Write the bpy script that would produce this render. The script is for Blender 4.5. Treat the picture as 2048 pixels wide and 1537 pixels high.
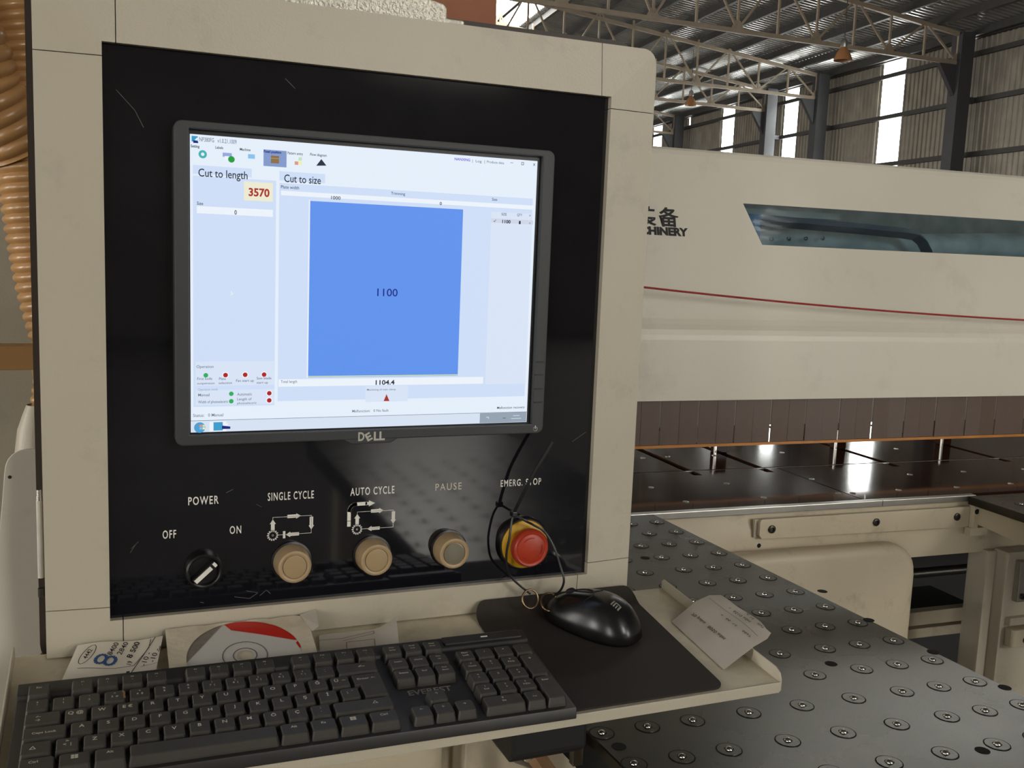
import bpy, bmesh, math, random
from mathutils import Vector, Matrix

for o in list(bpy.data.objects):
    bpy.data.objects.remove(o, do_unlink=True)
SC = bpy.context.scene
COL = SC.collection
Z0 = 1.42          # scene heights below are measured from the centre of the monitor screen, 1.42 m above the floor

# ---------------------------------------------------------------- camera
cam_d = bpy.data.cameras.new('camera')
cam = bpy.data.objects.new('camera', cam_d)
COL.objects.link(cam)
cam_d.sensor_width = 36.0
cam_d.lens = 1983.0 / 2048.0 * 36.0
cam_d.clip_start = 0.02
cam_d.clip_end = 300.0
YAW, PITCH, ROLL = -0.3972, -0.1329, 0.04
cam_f = Vector((-math.sin(YAW) * math.cos(PITCH), math.cos(YAW) * math.cos(PITCH), math.sin(PITCH)))
_r0 = Vector((math.cos(YAW), math.sin(YAW), 0))
_u0 = _r0.cross(cam_f)
cam_r = _r0 * math.cos(ROLL) + _u0 * math.sin(ROLL)
cam_u = _u0 * math.cos(ROLL) - _r0 * math.sin(ROLL)
cam.matrix_world = Matrix(((cam_r.x, cam_u.x, -cam_f.x, -0.2454),
                           (cam_r.y, cam_u.y, -cam_f.y, -0.9405),
                           (cam_r.z, cam_u.z, -cam_f.z, 0.0426 + Z0),
                           (0, 0, 0, 1)))
SC.camera = cam

# ---------------------------------------------------------------- sky and exposure
world = bpy.data.worlds.new('overcast_sky')
SC.world = world
world.use_nodes = True
_bg = world.node_tree.nodes['Background']
_bg.inputs[0].default_value = (1.0, 0.965, 0.90, 1)
_bg.inputs[1].default_value = 20.0
SC.view_settings.view_transform = 'Standard'
SC.view_settings.look = 'None'
SC.view_settings.gamma = 1.0
SC.view_settings.use_curve_mapping = False
SC.view_settings.exposure = 0.0


# ---------------------------------------------------------------- materials
def lin(c):
    return tuple((v / 255 / 12.92) if v <= 10 else ((v / 255 + 0.055) / 1.055) ** 2.4 for v in c)


MATS = {}


def mat(name, col, rough=0.5, metal=0.0, var=0.06, scale=6.0, bump=0.0, bscale=300.0, dirt=0.0,
        dirt_col=(70, 55, 40), dscale=9.0, spec=0.5, coat=0.0, rvar=0.0):
    m = bpy.data.materials.new(name)
    m.use_nodes = True
    nt = m.node_tree
    N, L = nt.nodes, nt.links
    p = N['Principled BSDF']
    p.inputs['Roughness'].default_value = rough
    p.inputs['Metallic'].default_value = metal
    p.inputs['Specular IOR Level'].default_value = spec
    p.inputs['Coat Weight'].default_value = coat
    p.inputs['Coat Roughness'].default_value = 0.08
    c = lin(col)
    tc = N.new('ShaderNodeTexCoord')
    n1 = N.new('ShaderNodeTexNoise')
    n1.inputs['Scale'].default_value = scale
    n1.inputs['Detail'].default_value = 5
    L.new(tc.outputs['Object'], n1.inputs['Vector'])
    r = N.new('ShaderNodeValToRGB')
    r.color_ramp.elements[0].position = 0.3
    r.color_ramp.elements[1].position = 0.7
    r.color_ramp.elements[0].color = tuple(max(0, v * (1 - var)) for v in c) + (1,)
    r.color_ramp.elements[1].color = tuple(min(1, v * (1 + var)) for v in c) + (1,)
    L.new(n1.outputs['Fac'], r.inputs['Fac'])
    out = r.outputs['Color']
    if dirt > 0:
        n2 = N.new('ShaderNodeTexNoise')
        n2.inputs['Scale'].default_value = dscale
        n2.inputs['Detail'].default_value = 8
        n2.inputs['Roughness'].default_value = 0.7
        L.new(tc.outputs['Object'], n2.inputs['Vector'])
        r2 = N.new('ShaderNodeValToRGB')
        r2.color_ramp.elements[0].position = 0.56
        r2.color_ramp.elements[1].position = 0.78
        r2.color_ramp.elements[0].color = (0, 0, 0, 1)
        r2.color_ramp.elements[1].color = (dirt, dirt, dirt, 1)
        L.new(n2.outputs['Fac'], r2.inputs['Fac'])
        mx = N.new('ShaderNodeMix')
        mx.data_type = 'RGBA'
        L.new(r2.outputs['Color'], mx.inputs[0])
        L.new(out, mx.inputs[6])
        mx.inputs[7].default_value = lin(dirt_col) + (1,)
        out = mx.outputs[2]
    L.new(out, p.inputs['Base Color'])
    if rvar > 0:
        mr = N.new('ShaderNodeMapRange')
        mr.inputs[3].default_value = max(0.02, rough - rvar)
        mr.inputs[4].default_value = rough + rvar
        L.new(n1.outputs['Fac'], mr.inputs[0])
        L.new(mr.outputs[0], p.inputs['Roughness'])
    if bump > 0:
        n3 = N.new('ShaderNodeTexNoise')
        n3.inputs['Scale'].default_value = bscale
        n3.inputs['Detail'].default_value = 2
        L.new(tc.outputs['Object'], n3.inputs['Vector'])
        b = N.new('ShaderNodeBump')
        b.inputs['Strength'].default_value = bump
        b.inputs['Distance'].default_value = 0.001
        L.new(n3.outputs['Fac'], b.inputs['Height'])
        L.new(b.outputs['Normal'], p.inputs['Normal'])
    MATS[name] = m
    return m


def emit(name, col, strength=1.0):
    m = bpy.data.materials.new(name)
    m.use_nodes = True
    p = m.node_tree.nodes['Principled BSDF']
    p.inputs['Base Color'].default_value = (0.01, 0.01, 0.01, 1)
    p.inputs['Roughness'].default_value = 0.5
    p.inputs['Specular IOR Level'].default_value = 0.15
    p.inputs['Emission Color'].default_value = lin(col) + (1,)
    p.inputs['Emission Strength'].default_value = strength
    MATS[name] = m
    return m


def pane_mat(name, tint, clear, rough_part=0.12, gloss=0.05):
    """thin sheet: mostly see-through, a little milky, a little gloss"""
    m = bpy.data.materials.new(name)
    m.use_nodes = True
    nt = m.node_tree
    N, L = nt.nodes, nt.links
    N.remove(N['Principled BSDF'])
    tr = N.new('ShaderNodeBsdfTransparent')
    tr.inputs[0].default_value = lin(tint) + (1,)
    tl = N.new('ShaderNodeBsdfTranslucent')
    tl.inputs[0].default_value = lin(tint) + (1,)
    gl = N.new('ShaderNodeBsdfGlossy')
    gl.inputs['Roughness'].default_value = rough_part
    a = N.new('ShaderNodeMixShader')
    a.inputs[0].default_value = 1 - clear
    L.new(tr.outputs[0], a.inputs[1])
    L.new(tl.outputs[0], a.inputs[2])
    b = N.new('ShaderNodeMixShader')
    b.inputs[0].default_value = gloss
    L.new(a.outputs[0], b.inputs[1])
    L.new(gl.outputs[0], b.inputs[2])
    L.new(b.outputs[0], N['Material Output'].inputs[0])
    MATS[name] = m
    return m


mat('cream_paint', (184, 176, 157), 0.42, var=0.03, bump=0.25, bscale=420, dirt=0.22, dscale=14)
mat('cream_paint_worn', (194, 182, 157), 0.5, var=0.06, bump=0.2, bscale=420, dirt=0.45, dscale=10)
mat('hood_paint', (208, 202, 186), 0.36, var=0.03, scale=2, dirt=0.18, dscale=5, bump=0.1, bscale=300)
mat('hammered_silver', (168, 164, 152), 0.38, metal=0.55, var=0.12, scale=260, bump=0.9, bscale=300)
mat('tray_paint', (198, 188, 164), 0.5, var=0.1, scale=40, bump=0.4, bscale=600, dirt=0.4, dscale=16)
mat('black_glass', (20, 20, 25), 0.05, var=0.2, spec=0.7)
mat('dark_housing', (52, 42, 36), 0.55, var=0.1)
mat('bezel_plastic', (52, 54, 55), 0.5, var=0.04, bump=0.15, bscale=1500)
mat('bezel_inner', (14, 14, 16), 0.35, var=0.02)
mat('chrome_print', (190, 188, 178), 0.35, metal=0.6, var=0.02)
mat('white_print', (228, 226, 216), 0.6, var=0.03)
mat('faded_print', (196, 188, 170), 0.6, var=0.1, scale=300)
mat('scratch', (86, 84, 80), 0.6, var=0.1)
mat('beige_rubber', (166, 142, 108), 0.4, var=0.05, scale=40, spec=0.4)
mat('beige_lens', (164, 142, 106), 0.35, var=0.03)
mat('grey_lens', (118, 112, 96), 0.25, var=0.03)
mat('black_plastic', (22, 21, 21), 0.38, var=0.05)
mat('black_matte', (17, 16, 16), 0.6, var=0.1)
mat('yellow_plastic', (196, 150, 24), 0.45, var=0.05, dirt=0.3, dscale=60)
mat('red_plastic', (166, 52, 26), 0.42, var=0.05, scale=60)
mat('keycap', (60, 57, 52), 0.5, var=0.08, scale=90, dirt=0.25, dirt_col=(90, 80, 62), dscale=60)
mat('keyboard_body', (42, 40, 38), 0.45, var=0.06, scale=50, dirt=0.2, dirt_col=(84, 70, 55), dscale=40)
mat('legend', (196, 190, 172), 0.6, var=0.02)
mat('legend_grey', (120, 114, 104), 0.5, var=0.02)
mat('mouse_plastic', (20, 20, 20), 0.27, var=0.04, scale=60)
mat('pad_cloth', (42, 35, 30), 0.75, var=0.12, scale=25, bump=0.3, bscale=2500, dirt=0.3, dirt_col=(66, 50, 40), dscale=30)
mat('paper', (208, 200, 184), 0.8, var=0.03, scale=30)
mat('paper_grey', (186, 178, 165), 0.8, var=0.05, scale=30)
mat('sleeve_paper', (200, 188, 165), 0.6, var=0.07, scale=70, bump=0.5, bscale=180)
mat('disc_white', (196, 192, 184), 0.35, var=0.04)
mat('disc_red', (190, 36, 26), 0.35, var=0.05)
mat('disc_grey', (122, 114, 104), 0.4, var=0.1, scale=200)
mat('ink', (34, 32, 34), 0.7, var=0.05)
mat('ink_blue', (34, 74, 122), 0.7, var=0.1)
mat('ink_brown', (92, 60, 44), 0.7, var=0.1)
mat('steel', (190, 188, 182), 0.22, metal=1.0, var=0.05)
mat('dark_steel', (72, 70, 66), 0.35, metal=0.8, var=0.1)
mat('brass_steel', (150, 128, 100), 0.3, metal=1.0, var=0.08)
mat('aluminium', (176, 174, 168), 0.3, metal=0.9, var=0.06, scale=40)
mat('ball_table', (54, 52, 46), 0.27, metal=0.85, var=0.09, scale=5, dirt=0.3, dirt_col=(90, 82, 70), dscale=6, rvar=0.05)
mat('ball_ring', (92, 90, 84), 0.32, metal=0.5, var=0.05)
mat('hole_black', (8, 8, 8), 0.9, var=0.0)
mat('phenolic', (50, 31, 22), 0.08, spec=0.08, var=0.12, scale=3, dirt=0.15, dscale=7, rvar=0.03)
mat('curtain', (78, 58, 44), 0.4, var=0.12, scale=12, spec=0.5, dirt=0.3, dirt_col=(140, 122, 100), dscale=18)
mat('amber_strip', (176, 112, 34), 0.35, var=0.15, scale=20)
mat('machine_dark', (26, 27, 28), 0.5, var=0.15)
mat('machine_blue', (30, 100, 140), 0.45, var=0.08)
mat('machine_navy', (44, 58, 76), 0.45, var=0.08)
mat('dust_grey', (186, 182, 172), 0.8, var=0.25, scale=14)
mat('red_cord', (150, 26, 20), 0.6, var=0.1)
mat('hose', (176, 134, 86), 0.3, var=0.16, scale=14, spec=0.6, dirt=0.4, dirt_col=(104, 72, 42), dscale=8)
mat('tan_bar', (172, 130, 80), 0.5, var=0.06)
mat('wood', (130, 98, 66), 0.6, var=0.2, scale=30)
mat('brown_board', (140, 82, 48), 0.6, var=0.1, scale=8)
mat('wall_sheet', (132, 126, 115), 0.4, metal=0.3, var=0.2, scale=1.2, dirt=0.35, dirt_col=(70, 58, 46), dscale=1.5)
mat('roof_sheet', (172, 171, 168), 0.26, metal=0.6, var=0.12, scale=1.5)
mat('truss_paint', (142, 128, 110), 0.55, var=0.1, scale=3)
mat('purlin_paint', (50, 48, 46), 0.6, var=0.1)
mat('column_paint', (54, 54, 57), 0.55, var=0.08, scale=3)
mat('concrete', (112, 106, 96), 0.75, var=0.15, scale=1.2, dirt=0.3, dscale=2)
mat('lamp_shade', (140, 98, 62), 0.25, var=0.1, coat=0.5)
pane_mat('strip_pane', (246, 250, 252), 0.85)
pane_mat('smoked_pane', (222, 236, 244), 0.94, 0.03, 0.07)
pane_mat('clear_channel', (200, 196, 186), 0.7, 0.1)

UI_COL = dict(win=(232, 243, 255), card=(210, 226, 251), pale=(220, 232, 250), cream=(240, 238, 214), field=(240, 247, 255),
              row=(212, 218, 234), blue=(97, 149, 240), yellow=(226, 240, 160), tile=(132, 156, 206), brownbox=(142, 112, 72),
              tan=(196, 170, 120), printer=(150, 170, 226), lightblue=(140, 196, 240), gridwhite=(236, 244, 246), salmon=(226, 150, 140),
              paleyellow=(244, 240, 180), palegreen=(196, 230, 200), logo=(60, 158, 206), task=(218, 230, 246), tray=(150, 164, 180),
              teal=(70, 180, 180), green=(30, 160, 60), green2=(46, 176, 96), red=(178, 30, 34), orb=(80, 160, 210),
              ink=(34, 44, 66), grey=(104, 118, 140), palegrey=(160, 172, 194), navy=(18, 34, 130), darkred=(172, 48, 34), purple=(122, 90, 214))
for _k, _v in UI_COL.items():
    emit('screen_' + _k, _v, 0.95)


# ---------------------------------------------------------------- geometry helpers
class G:
    """collects vertices and faces of one mesh"""
    def __init__(self):
        self.v, self.f, self.m = [], [], []

    def add(self, vs, fs, m=0):
        b = len(self.v)
        self.v += [tuple(p) for p in vs]
        for f in fs:
            self.f.append(tuple(i + b for i in f))
            self.m.append(m)
        return self

    def box(self, x0, x1, y0, y1, z0, z1, m=0):
        vs = [(x, y, z) for z in (z0, z1) for y in (y0, y1) for x in (x0, x1)]
        return self.add(vs, [(0, 2, 3, 1), (4, 5, 7, 6), (0, 1, 5, 4), (2, 6, 7, 3), (0, 4, 6, 2), (1, 3, 7, 5)], m)

    def prism(self, poly, axis, c0, c1, m=0):
        mk = {'x': lambda p, c: (c, p[0], p[1]), 'y': lambda p, c: (p[0], c, p[1]), 'z': lambda p, c: (p[0], p[1], c)}[axis]
        n = len(poly)
        vs = [mk(p, c0) for p in poly] + [mk(p, c1) for p in poly]
        fs = [tuple(range(n)), tuple(range(n, 2 * n))] + [(i, (i + 1) % n, n + (i + 1) % n, n + i) for i in range(n)]
        return self.add(vs, fs, m)

    def ring(self, outer, inner, axis, c0, c1, m=0):
        """prism of the area between two outlines with equal point counts"""
        mk = {'x': lambda p, c: (c, p[0], p[1]), 'y': lambda p, c: (p[0], c, p[1]), 'z': lambda p, c: (p[0], p[1], c)}[axis]
        n = len(outer)
        vs = [mk(p, c0) for p in outer] + [mk(p, c0) for p in inner] + [mk(p, c1) for p in outer] + [mk(p, c1) for p in inner]
        fs = []
        for i in range(n):
            j = (i + 1) % n
            fs += [(i, j, n + j, n + i), (2 * n + i, 2 * n + j, 3 * n + j, 3 * n + i), (i, j, 2 * n + j, 2 * n + i), (n + i, n + j, 3 * n + j, 3 * n + i)]
        return self.add(vs, fs, m)

    def lathe(self, prof, org, axis, n=24, m=0):
        """prof: list of (radius, height along axis)"""
        ax = Vector(axis).normalized()
        u = ax.orthogonal().normalized()
        w = ax.cross(u)
        o = Vector(org)
        vs, rings = [], []
        for r, h in prof:
            if r < 1e-7:
                rings.append([len(vs)])
                vs.append(o + ax * h)
            else:
                rings.append(list(range(len(vs), len(vs) + n)))
                vs += [o + ax * h + (u * math.cos(2 * math.pi * k / n) + w * math.sin(2 * math.pi * k / n)) * r for k in range(n)]
        fs = []
        for a, b in zip(rings[:-1], rings[1:]):
            for k in range(n):
                k2 = (k + 1) % n
                if len(a) == 1 and len(b) == 1:
                    break
                if len(a) == 1:
                    fs.append((a[0], b[k], b[k2]))
                elif len(b) == 1:
                    fs.append((a[k], b[0], a[k2]))
                else:
                    fs.append((a[k], a[k2], b[k2], b[k]))
        return self.add(vs, fs, m)

    def cyl(self, p0, p1, r, n=12, m=0, r2=None):
        h = (Vector(p1) - Vector(p0)).length
        return self.lathe([(0, 0), (r, 0), (r if r2 is None else r2, h), (0, h)], p0, Vector(p1) - Vector(p0), n, m)

    def tube(self, pts, r, n=8, m=0, closed=False, flat=1.0, up=None):
        P = [Vector(p) for p in pts]
        k = len(P)
        vs, fs = [], []
        prev = None
        for i in range(k):
            t = (P[(i + 1) % k] - P[i - 1]) if closed else (P[min(i + 1, k - 1)] - P[max(i - 1, 0)])
            t.normalize()
            u = (Vector(up) if up is not None else (prev if prev is not None else t.orthogonal()))
            u = (u - t * u.dot(t)).normalized()
            prev = u
            w = t.cross(u)
            vs += [P[i] + (u * math.cos(2 * math.pi * j / n) * flat + w * math.sin(2 * math.pi * j / n)) * r for j in range(n)]
        for i in range(k if closed else k - 1):
            a, b = i * n, ((i + 1) % k) * n
            fs += [(a + j, a + (j + 1) % n, b + (j + 1) % n, b + j) for j in range(n)]
        if not closed:
            fs += [tuple(range(n)), tuple(range((k - 1) * n, k * n))]
        return self.add(vs, fs, m)

    def beam(self, p0, p1, w, h, m=0):
        """square bar between two points (w sideways, h upwards)"""
        a, b = Vector(p0), Vector(p1)
        t = (b - a).normalized()
        ref = Vector((0, 0, 1)) if abs(t.z) < 0.95 else Vector((1, 0, 0))
        s = t.cross(ref).normalized() * (w / 2)
        u = s.normalized().cross(t) * (h / 2)
        vs = [a - s - u, a + s - u, a + s + u, a - s + u, b - s - u, b + s - u, b + s + u, b - s + u]
        return self.add(vs, [(0, 1, 2, 3), (4, 5, 6, 7), (0, 1, 5, 4), (1, 2, 6, 5), (2, 3, 7, 6), (3, 0, 4, 7)], m)

    def grid(self, fn, nu, nv, m=0, thick=None):
        vs = [fn(i / nu, j / nv) for j in range(nv + 1) for i in range(nu + 1)]
        fs = [(j * (nu + 1) + i, j * (nu + 1) + i + 1, (j + 1) * (nu + 1) + i + 1, (j + 1) * (nu + 1) + i) for j in range(nv) for i in range(nu)]
        return self.add(vs, fs, m)

    def place(self, pts2, faces, org, ux, uy, m=0):
        o, a, b = Vector(org), Vector(ux), Vector(uy)
        return self.add([o + a * p[0] + b * p[1] for p in pts2], faces, m)

    def text(self, s, org, ux, uy, h, w=None, weight=0.0, shear=0.0, m=0, align='c', gap=1.0):
        """flat letters, capital height h, squeezed or stretched to width w"""
        pts, fs = letters(s, weight, gap)
        x0 = min(p[0] for p in pts)
        x1 = max(p[0] for p in pts)
        k = h / CAP
        kx = (w / (x1 - x0)) if w else k
        off = (x0 + x1) / 2 if align == 'c' else x0
        q = [((p[0] - off) * kx + shear * p[1] * k, (p[1] - CAP / 2) * k) for p in pts]
        return self.place(q, fs, org, ux, uy, m)

    def stroke(self, pts, wd, org, ux, uy, m=0):
        for a, b in zip(pts[:-1], pts[1:]):
            d = Vector((b[0] - a[0], b[1] - a[1]))
            if d.length < 1e-9:
                continue
            n = Vector((-d.y, d.x)).normalized() * wd / 2
            e = d.normalized() * wd * 0.35
            q = [(a[0] - e.x + n.x, a[1] - e.y + n.y), (b[0] + e.x + n.x, b[1] + e.y + n.y), (b[0] + e.x - n.x, b[1] + e.y - n.y), (a[0] - e.x - n.x, a[1] - e.y - n.y)]
            self.place(q, [(0, 1, 2, 3)], org, ux, uy, m)
        return self


_LET = {}
CAP = 1.0


def letters(s, weight=0.0, gap=1.0):
    key = (s, weight, gap)
    if key not in _LET:
        cu = bpy.data.curves.new('letters', 'FONT')
        cu.body = s
        cu.size = 1.0
        cu.resolution_u = 3
        cu.dimensions = '2D'
        cu.fill_mode = 'FRONT'
        cu.offset = weight * 0.03
        cu.space_character = gap
        ob = bpy.data.objects.new('letters', cu)
        me = bpy.data.meshes.new_from_object(ob)
        _LET[key] = ([(v.co.x, v.co.y) for v in me.vertices], [tuple(p.vertices) for p in me.polygons])
        bpy.data.objects.remove(ob)
        bpy.data.curves.remove(cu)
        bpy.data.meshes.remove(me)
    return _LET[key]


_c = letters('H')[0]
CAP = max(p[1] for p in _c) - min(p[1] for p in _c)


def arc(cx, cy, r, a0, a1, n=5):
    return [(cx + r * math.cos(math.radians(a0 + (a1 - a0) * i / n)), cy + r * math.sin(math.radians(a0 + (a1 - a0) * i / n))) for i in range(n + 1)]


def rrect(x0, x1, y0, y1, r, n=4):
    return arc(x1 - r, y1 - r, r, 0, 90, n) + arc(x0 + r, y1 - r, r, 90, 180, n) + arc(x0 + r, y0 + r, r, 180, 270, n) + arc(x1 - r, y0 + r, r, 270, 360, n)


BASE = {}


def mesh_of(name, g, mats, bev=0.0, seg=2, smooth=False, shift=(0, 0, 0)):
    me = bpy.data.meshes.new(name)
    sx, sy, sz = shift
    me.from_pydata([(v[0] - sx, v[1] - sy, v[2] - sz) for v in g.v], [], g.f)
    for m in ([mats] if isinstance(mats, str) else mats):
        me.materials.append(MATS[m])
    me.polygons.foreach_set('material_index', g.m)
    bm = bmesh.new()
    bm.from_mesh(me)
    if bev > 0:
        bmesh.ops.remove_doubles(bm, verts=bm.verts, dist=1e-6)
    bmesh.ops.recalc_face_normals(bm, faces=bm.faces)
    if bev > 0:
        ed = [e for e in bm.edges if len(e.link_faces) == 2 and e.calc_face_angle(0) > 0.5]
        bmesh.ops.bevel(bm, geom=ed, offset=bev, segments=seg, profile=0.6, affect='EDGES', clamp_overlap=True)
    bm.to_mesh(me)
    bm.free()
    if smooth:
        me.polygons.foreach_set('use_smooth', [True] * len(me.polygons))
        if smooth == 'auto':
            me.set_sharp_from_angle(angle=math.radians(40))
    me.update()
    return me


def tags(o, label=None, cat=None, group=None, kind=None):
    if label:
        o['label'] = label
    if cat:
        o['category'] = cat
    if group:
        o['group'] = group
    if kind:
        o['kind'] = kind
    return o


def thing(name, label, cat, base, rot=0.0, group=None, kind=None):
    """an Empty at the thing's base; base and all part vertices are in axes turned by rot about the vertical"""
    o = bpy.data.objects.new(name, None)
    o.empty_display_size = 0.05
    COL.objects.link(o)
    c, s = math.cos(rot), math.sin(rot)
    o.location = (base[0] * c - base[1] * s, base[0] * s + base[1] * c, base[2] + Z0)
    o.rotation_euler = (0, 0, rot)
    BASE[o] = Vector(base)
    return tags(o, label, cat, group, kind)


def root_of(o):
    while o.parent:
        o = o.parent
    return o


def part(name, g, mats, parent, bev=0.0, seg=2, smooth=False, label=None, kind=None):
    me = mesh_of(name, g, mats, bev, seg, smooth, BASE[root_of(parent)])
    o = bpy.data.objects.new(name, me)
    COL.objects.link(o)
    o.parent = parent
    return tags(o, label, kind=kind)


def solo(name, g, mats, base, label, cat, rot=0.0, bev=0.0, seg=2, smooth=False, group=None, kind=None):
    """a thing that is a single mesh"""
    me = mesh_of(name, g, mats, bev, seg, smooth, base)
    o = bpy.data.objects.new(name, me)
    COL.objects.link(o)
    c, s = math.cos(rot), math.sin(rot)
    o.location = (base[0] * c - base[1] * s, base[0] * s + base[1] * c, base[2] + Z0)
    o.rotation_euler = (0, 0, rot)
    BASE[o] = Vector(base)
    return tags(o, label, cat, group, kind)


def inst(name, me, parent, at=(0, 0, 0), rotz=0.0, label=None):
    """a piece that shares its mesh with its look-alikes; at is in the thing's own axes"""
    o = bpy.data.objects.new(name, me)
    COL.objects.link(o)
    o.parent = parent
    o.location = at
    o.rotation_euler = (0, 0, rotz)
    return tags(o, label)


FLOOR = -Z0

# ---------------------------------------------------------------- what the screen shows (millimetres from the screen centre)
UI_RECTS = [(-169.4, -134.6, 168.0, 134.7, 'win'),
  (-166.6, 100.0, -115.3, 107.8, 'card'),
  (-166.6, -110.7, -93.4, 98.4, 'card'),
  (-164.7, -91.1, -93.6, -68.7, 'pale'),
  (-164.8, -109.2, -93.4, -95.2, 'pale'),
  (-122.2, 79.1, -96.3, 96.1, 'cream'),
  (-163.3, 65.4, -96.2, 71.8, 'field'),
  (-90.6, 98.9, -48.3, 107.3, 'card'),
  (-90.5, -106.9, 164.4, 96.7, 'card'),
  (-88.9, 85.6, 166.0, 89.8, 'field'),
  (-63.2, -84.8, -62.3, 83.0, 'field'),
  (-89.8, -93.1, 117.3, -86.0, 'field'),
  (-5.6, -109.5, 37.5, -93.9, 'pale'),
  (119.7, -93.8, 164.8, 81.3, 'pale'),
  (119.9, 70.6, 165.8, 74.9, 'row'),
  (-61.9, -84.4, 89.5, 81.9, 'blue'),
  (-62.3, -84.0, 89.7, -83.2, 'yellow'),
  (-167.6, 128.0, -162.4, 132.9, 'logo'),
  (-105.0, 111.0, -84.2, 125.8, 'tile'),
  (-98.4, 114.0, -91.0, 120.8, 'brownbox'),
  (-98.4, 118.2, -91.1, 118.6, 'tan'),
  (-141.0, 116.6, -133.0, 120.3, 'printer'),
  (-139.3, 114.1, -134.2, 117.4, 'field'),
  (-118.8, 116.7, -112.7, 120.6, 'lightblue'),
  (-77.1, 114.0, -69.9, 121.0, 'gridwhite'),
  (-76.8, 114.0, -73.5, 117.1, 'salmon'),
  (-73.2, 114.2, -70.2, 117.3, 'paleyellow'),
  (-73.3, 118.0, -70.2, 121.0, 'palegreen'),
  (-168.3, -134.4, 167.5, -123.9, 'task'),
  (-152.6, -134.2, -137.5, -124.9, 'field'),
  (-149.0, -133.3, -140.7, -125.4, 'logo'),
  (115.0, -134.1, 167.2, -123.8, 'tray')]
UI_DISCS = [(-158.2, 117.5, 3.6, 'teal'),
  (-158.2, 117.5, 1.5, 'win'),
  (-133.4, 114.8, 2.9, 'green'),
  (-155.8, -81.3, 2.1, 'green2'),
  (-133.1, -98.9, 2.1, 'green2'),
  (-133.1, -105.9, 2.1, 'green2'),
  (-138.3, -81.3, 3.0, 'field'),
  (-138.3, -81.3, 2.15, 'red'),
  (-120.6, -81.2, 3.0, 'field'),
  (-120.6, -81.2, 2.15, 'red'),
  (-103.3, -81.2, 3.0, 'field'),
  (-103.3, -81.2, 2.15, 'red'),
  (-98.4, -99.0, 3.0, 'field'),
  (-98.4, -99.0, 2.15, 'red'),
  (-98.4, -105.8, 3.0, 'field'),
  (-98.4, -105.8, 2.15, 'red'),
  (-161.3, -129.9, 5.0, 'orb')]
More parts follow.
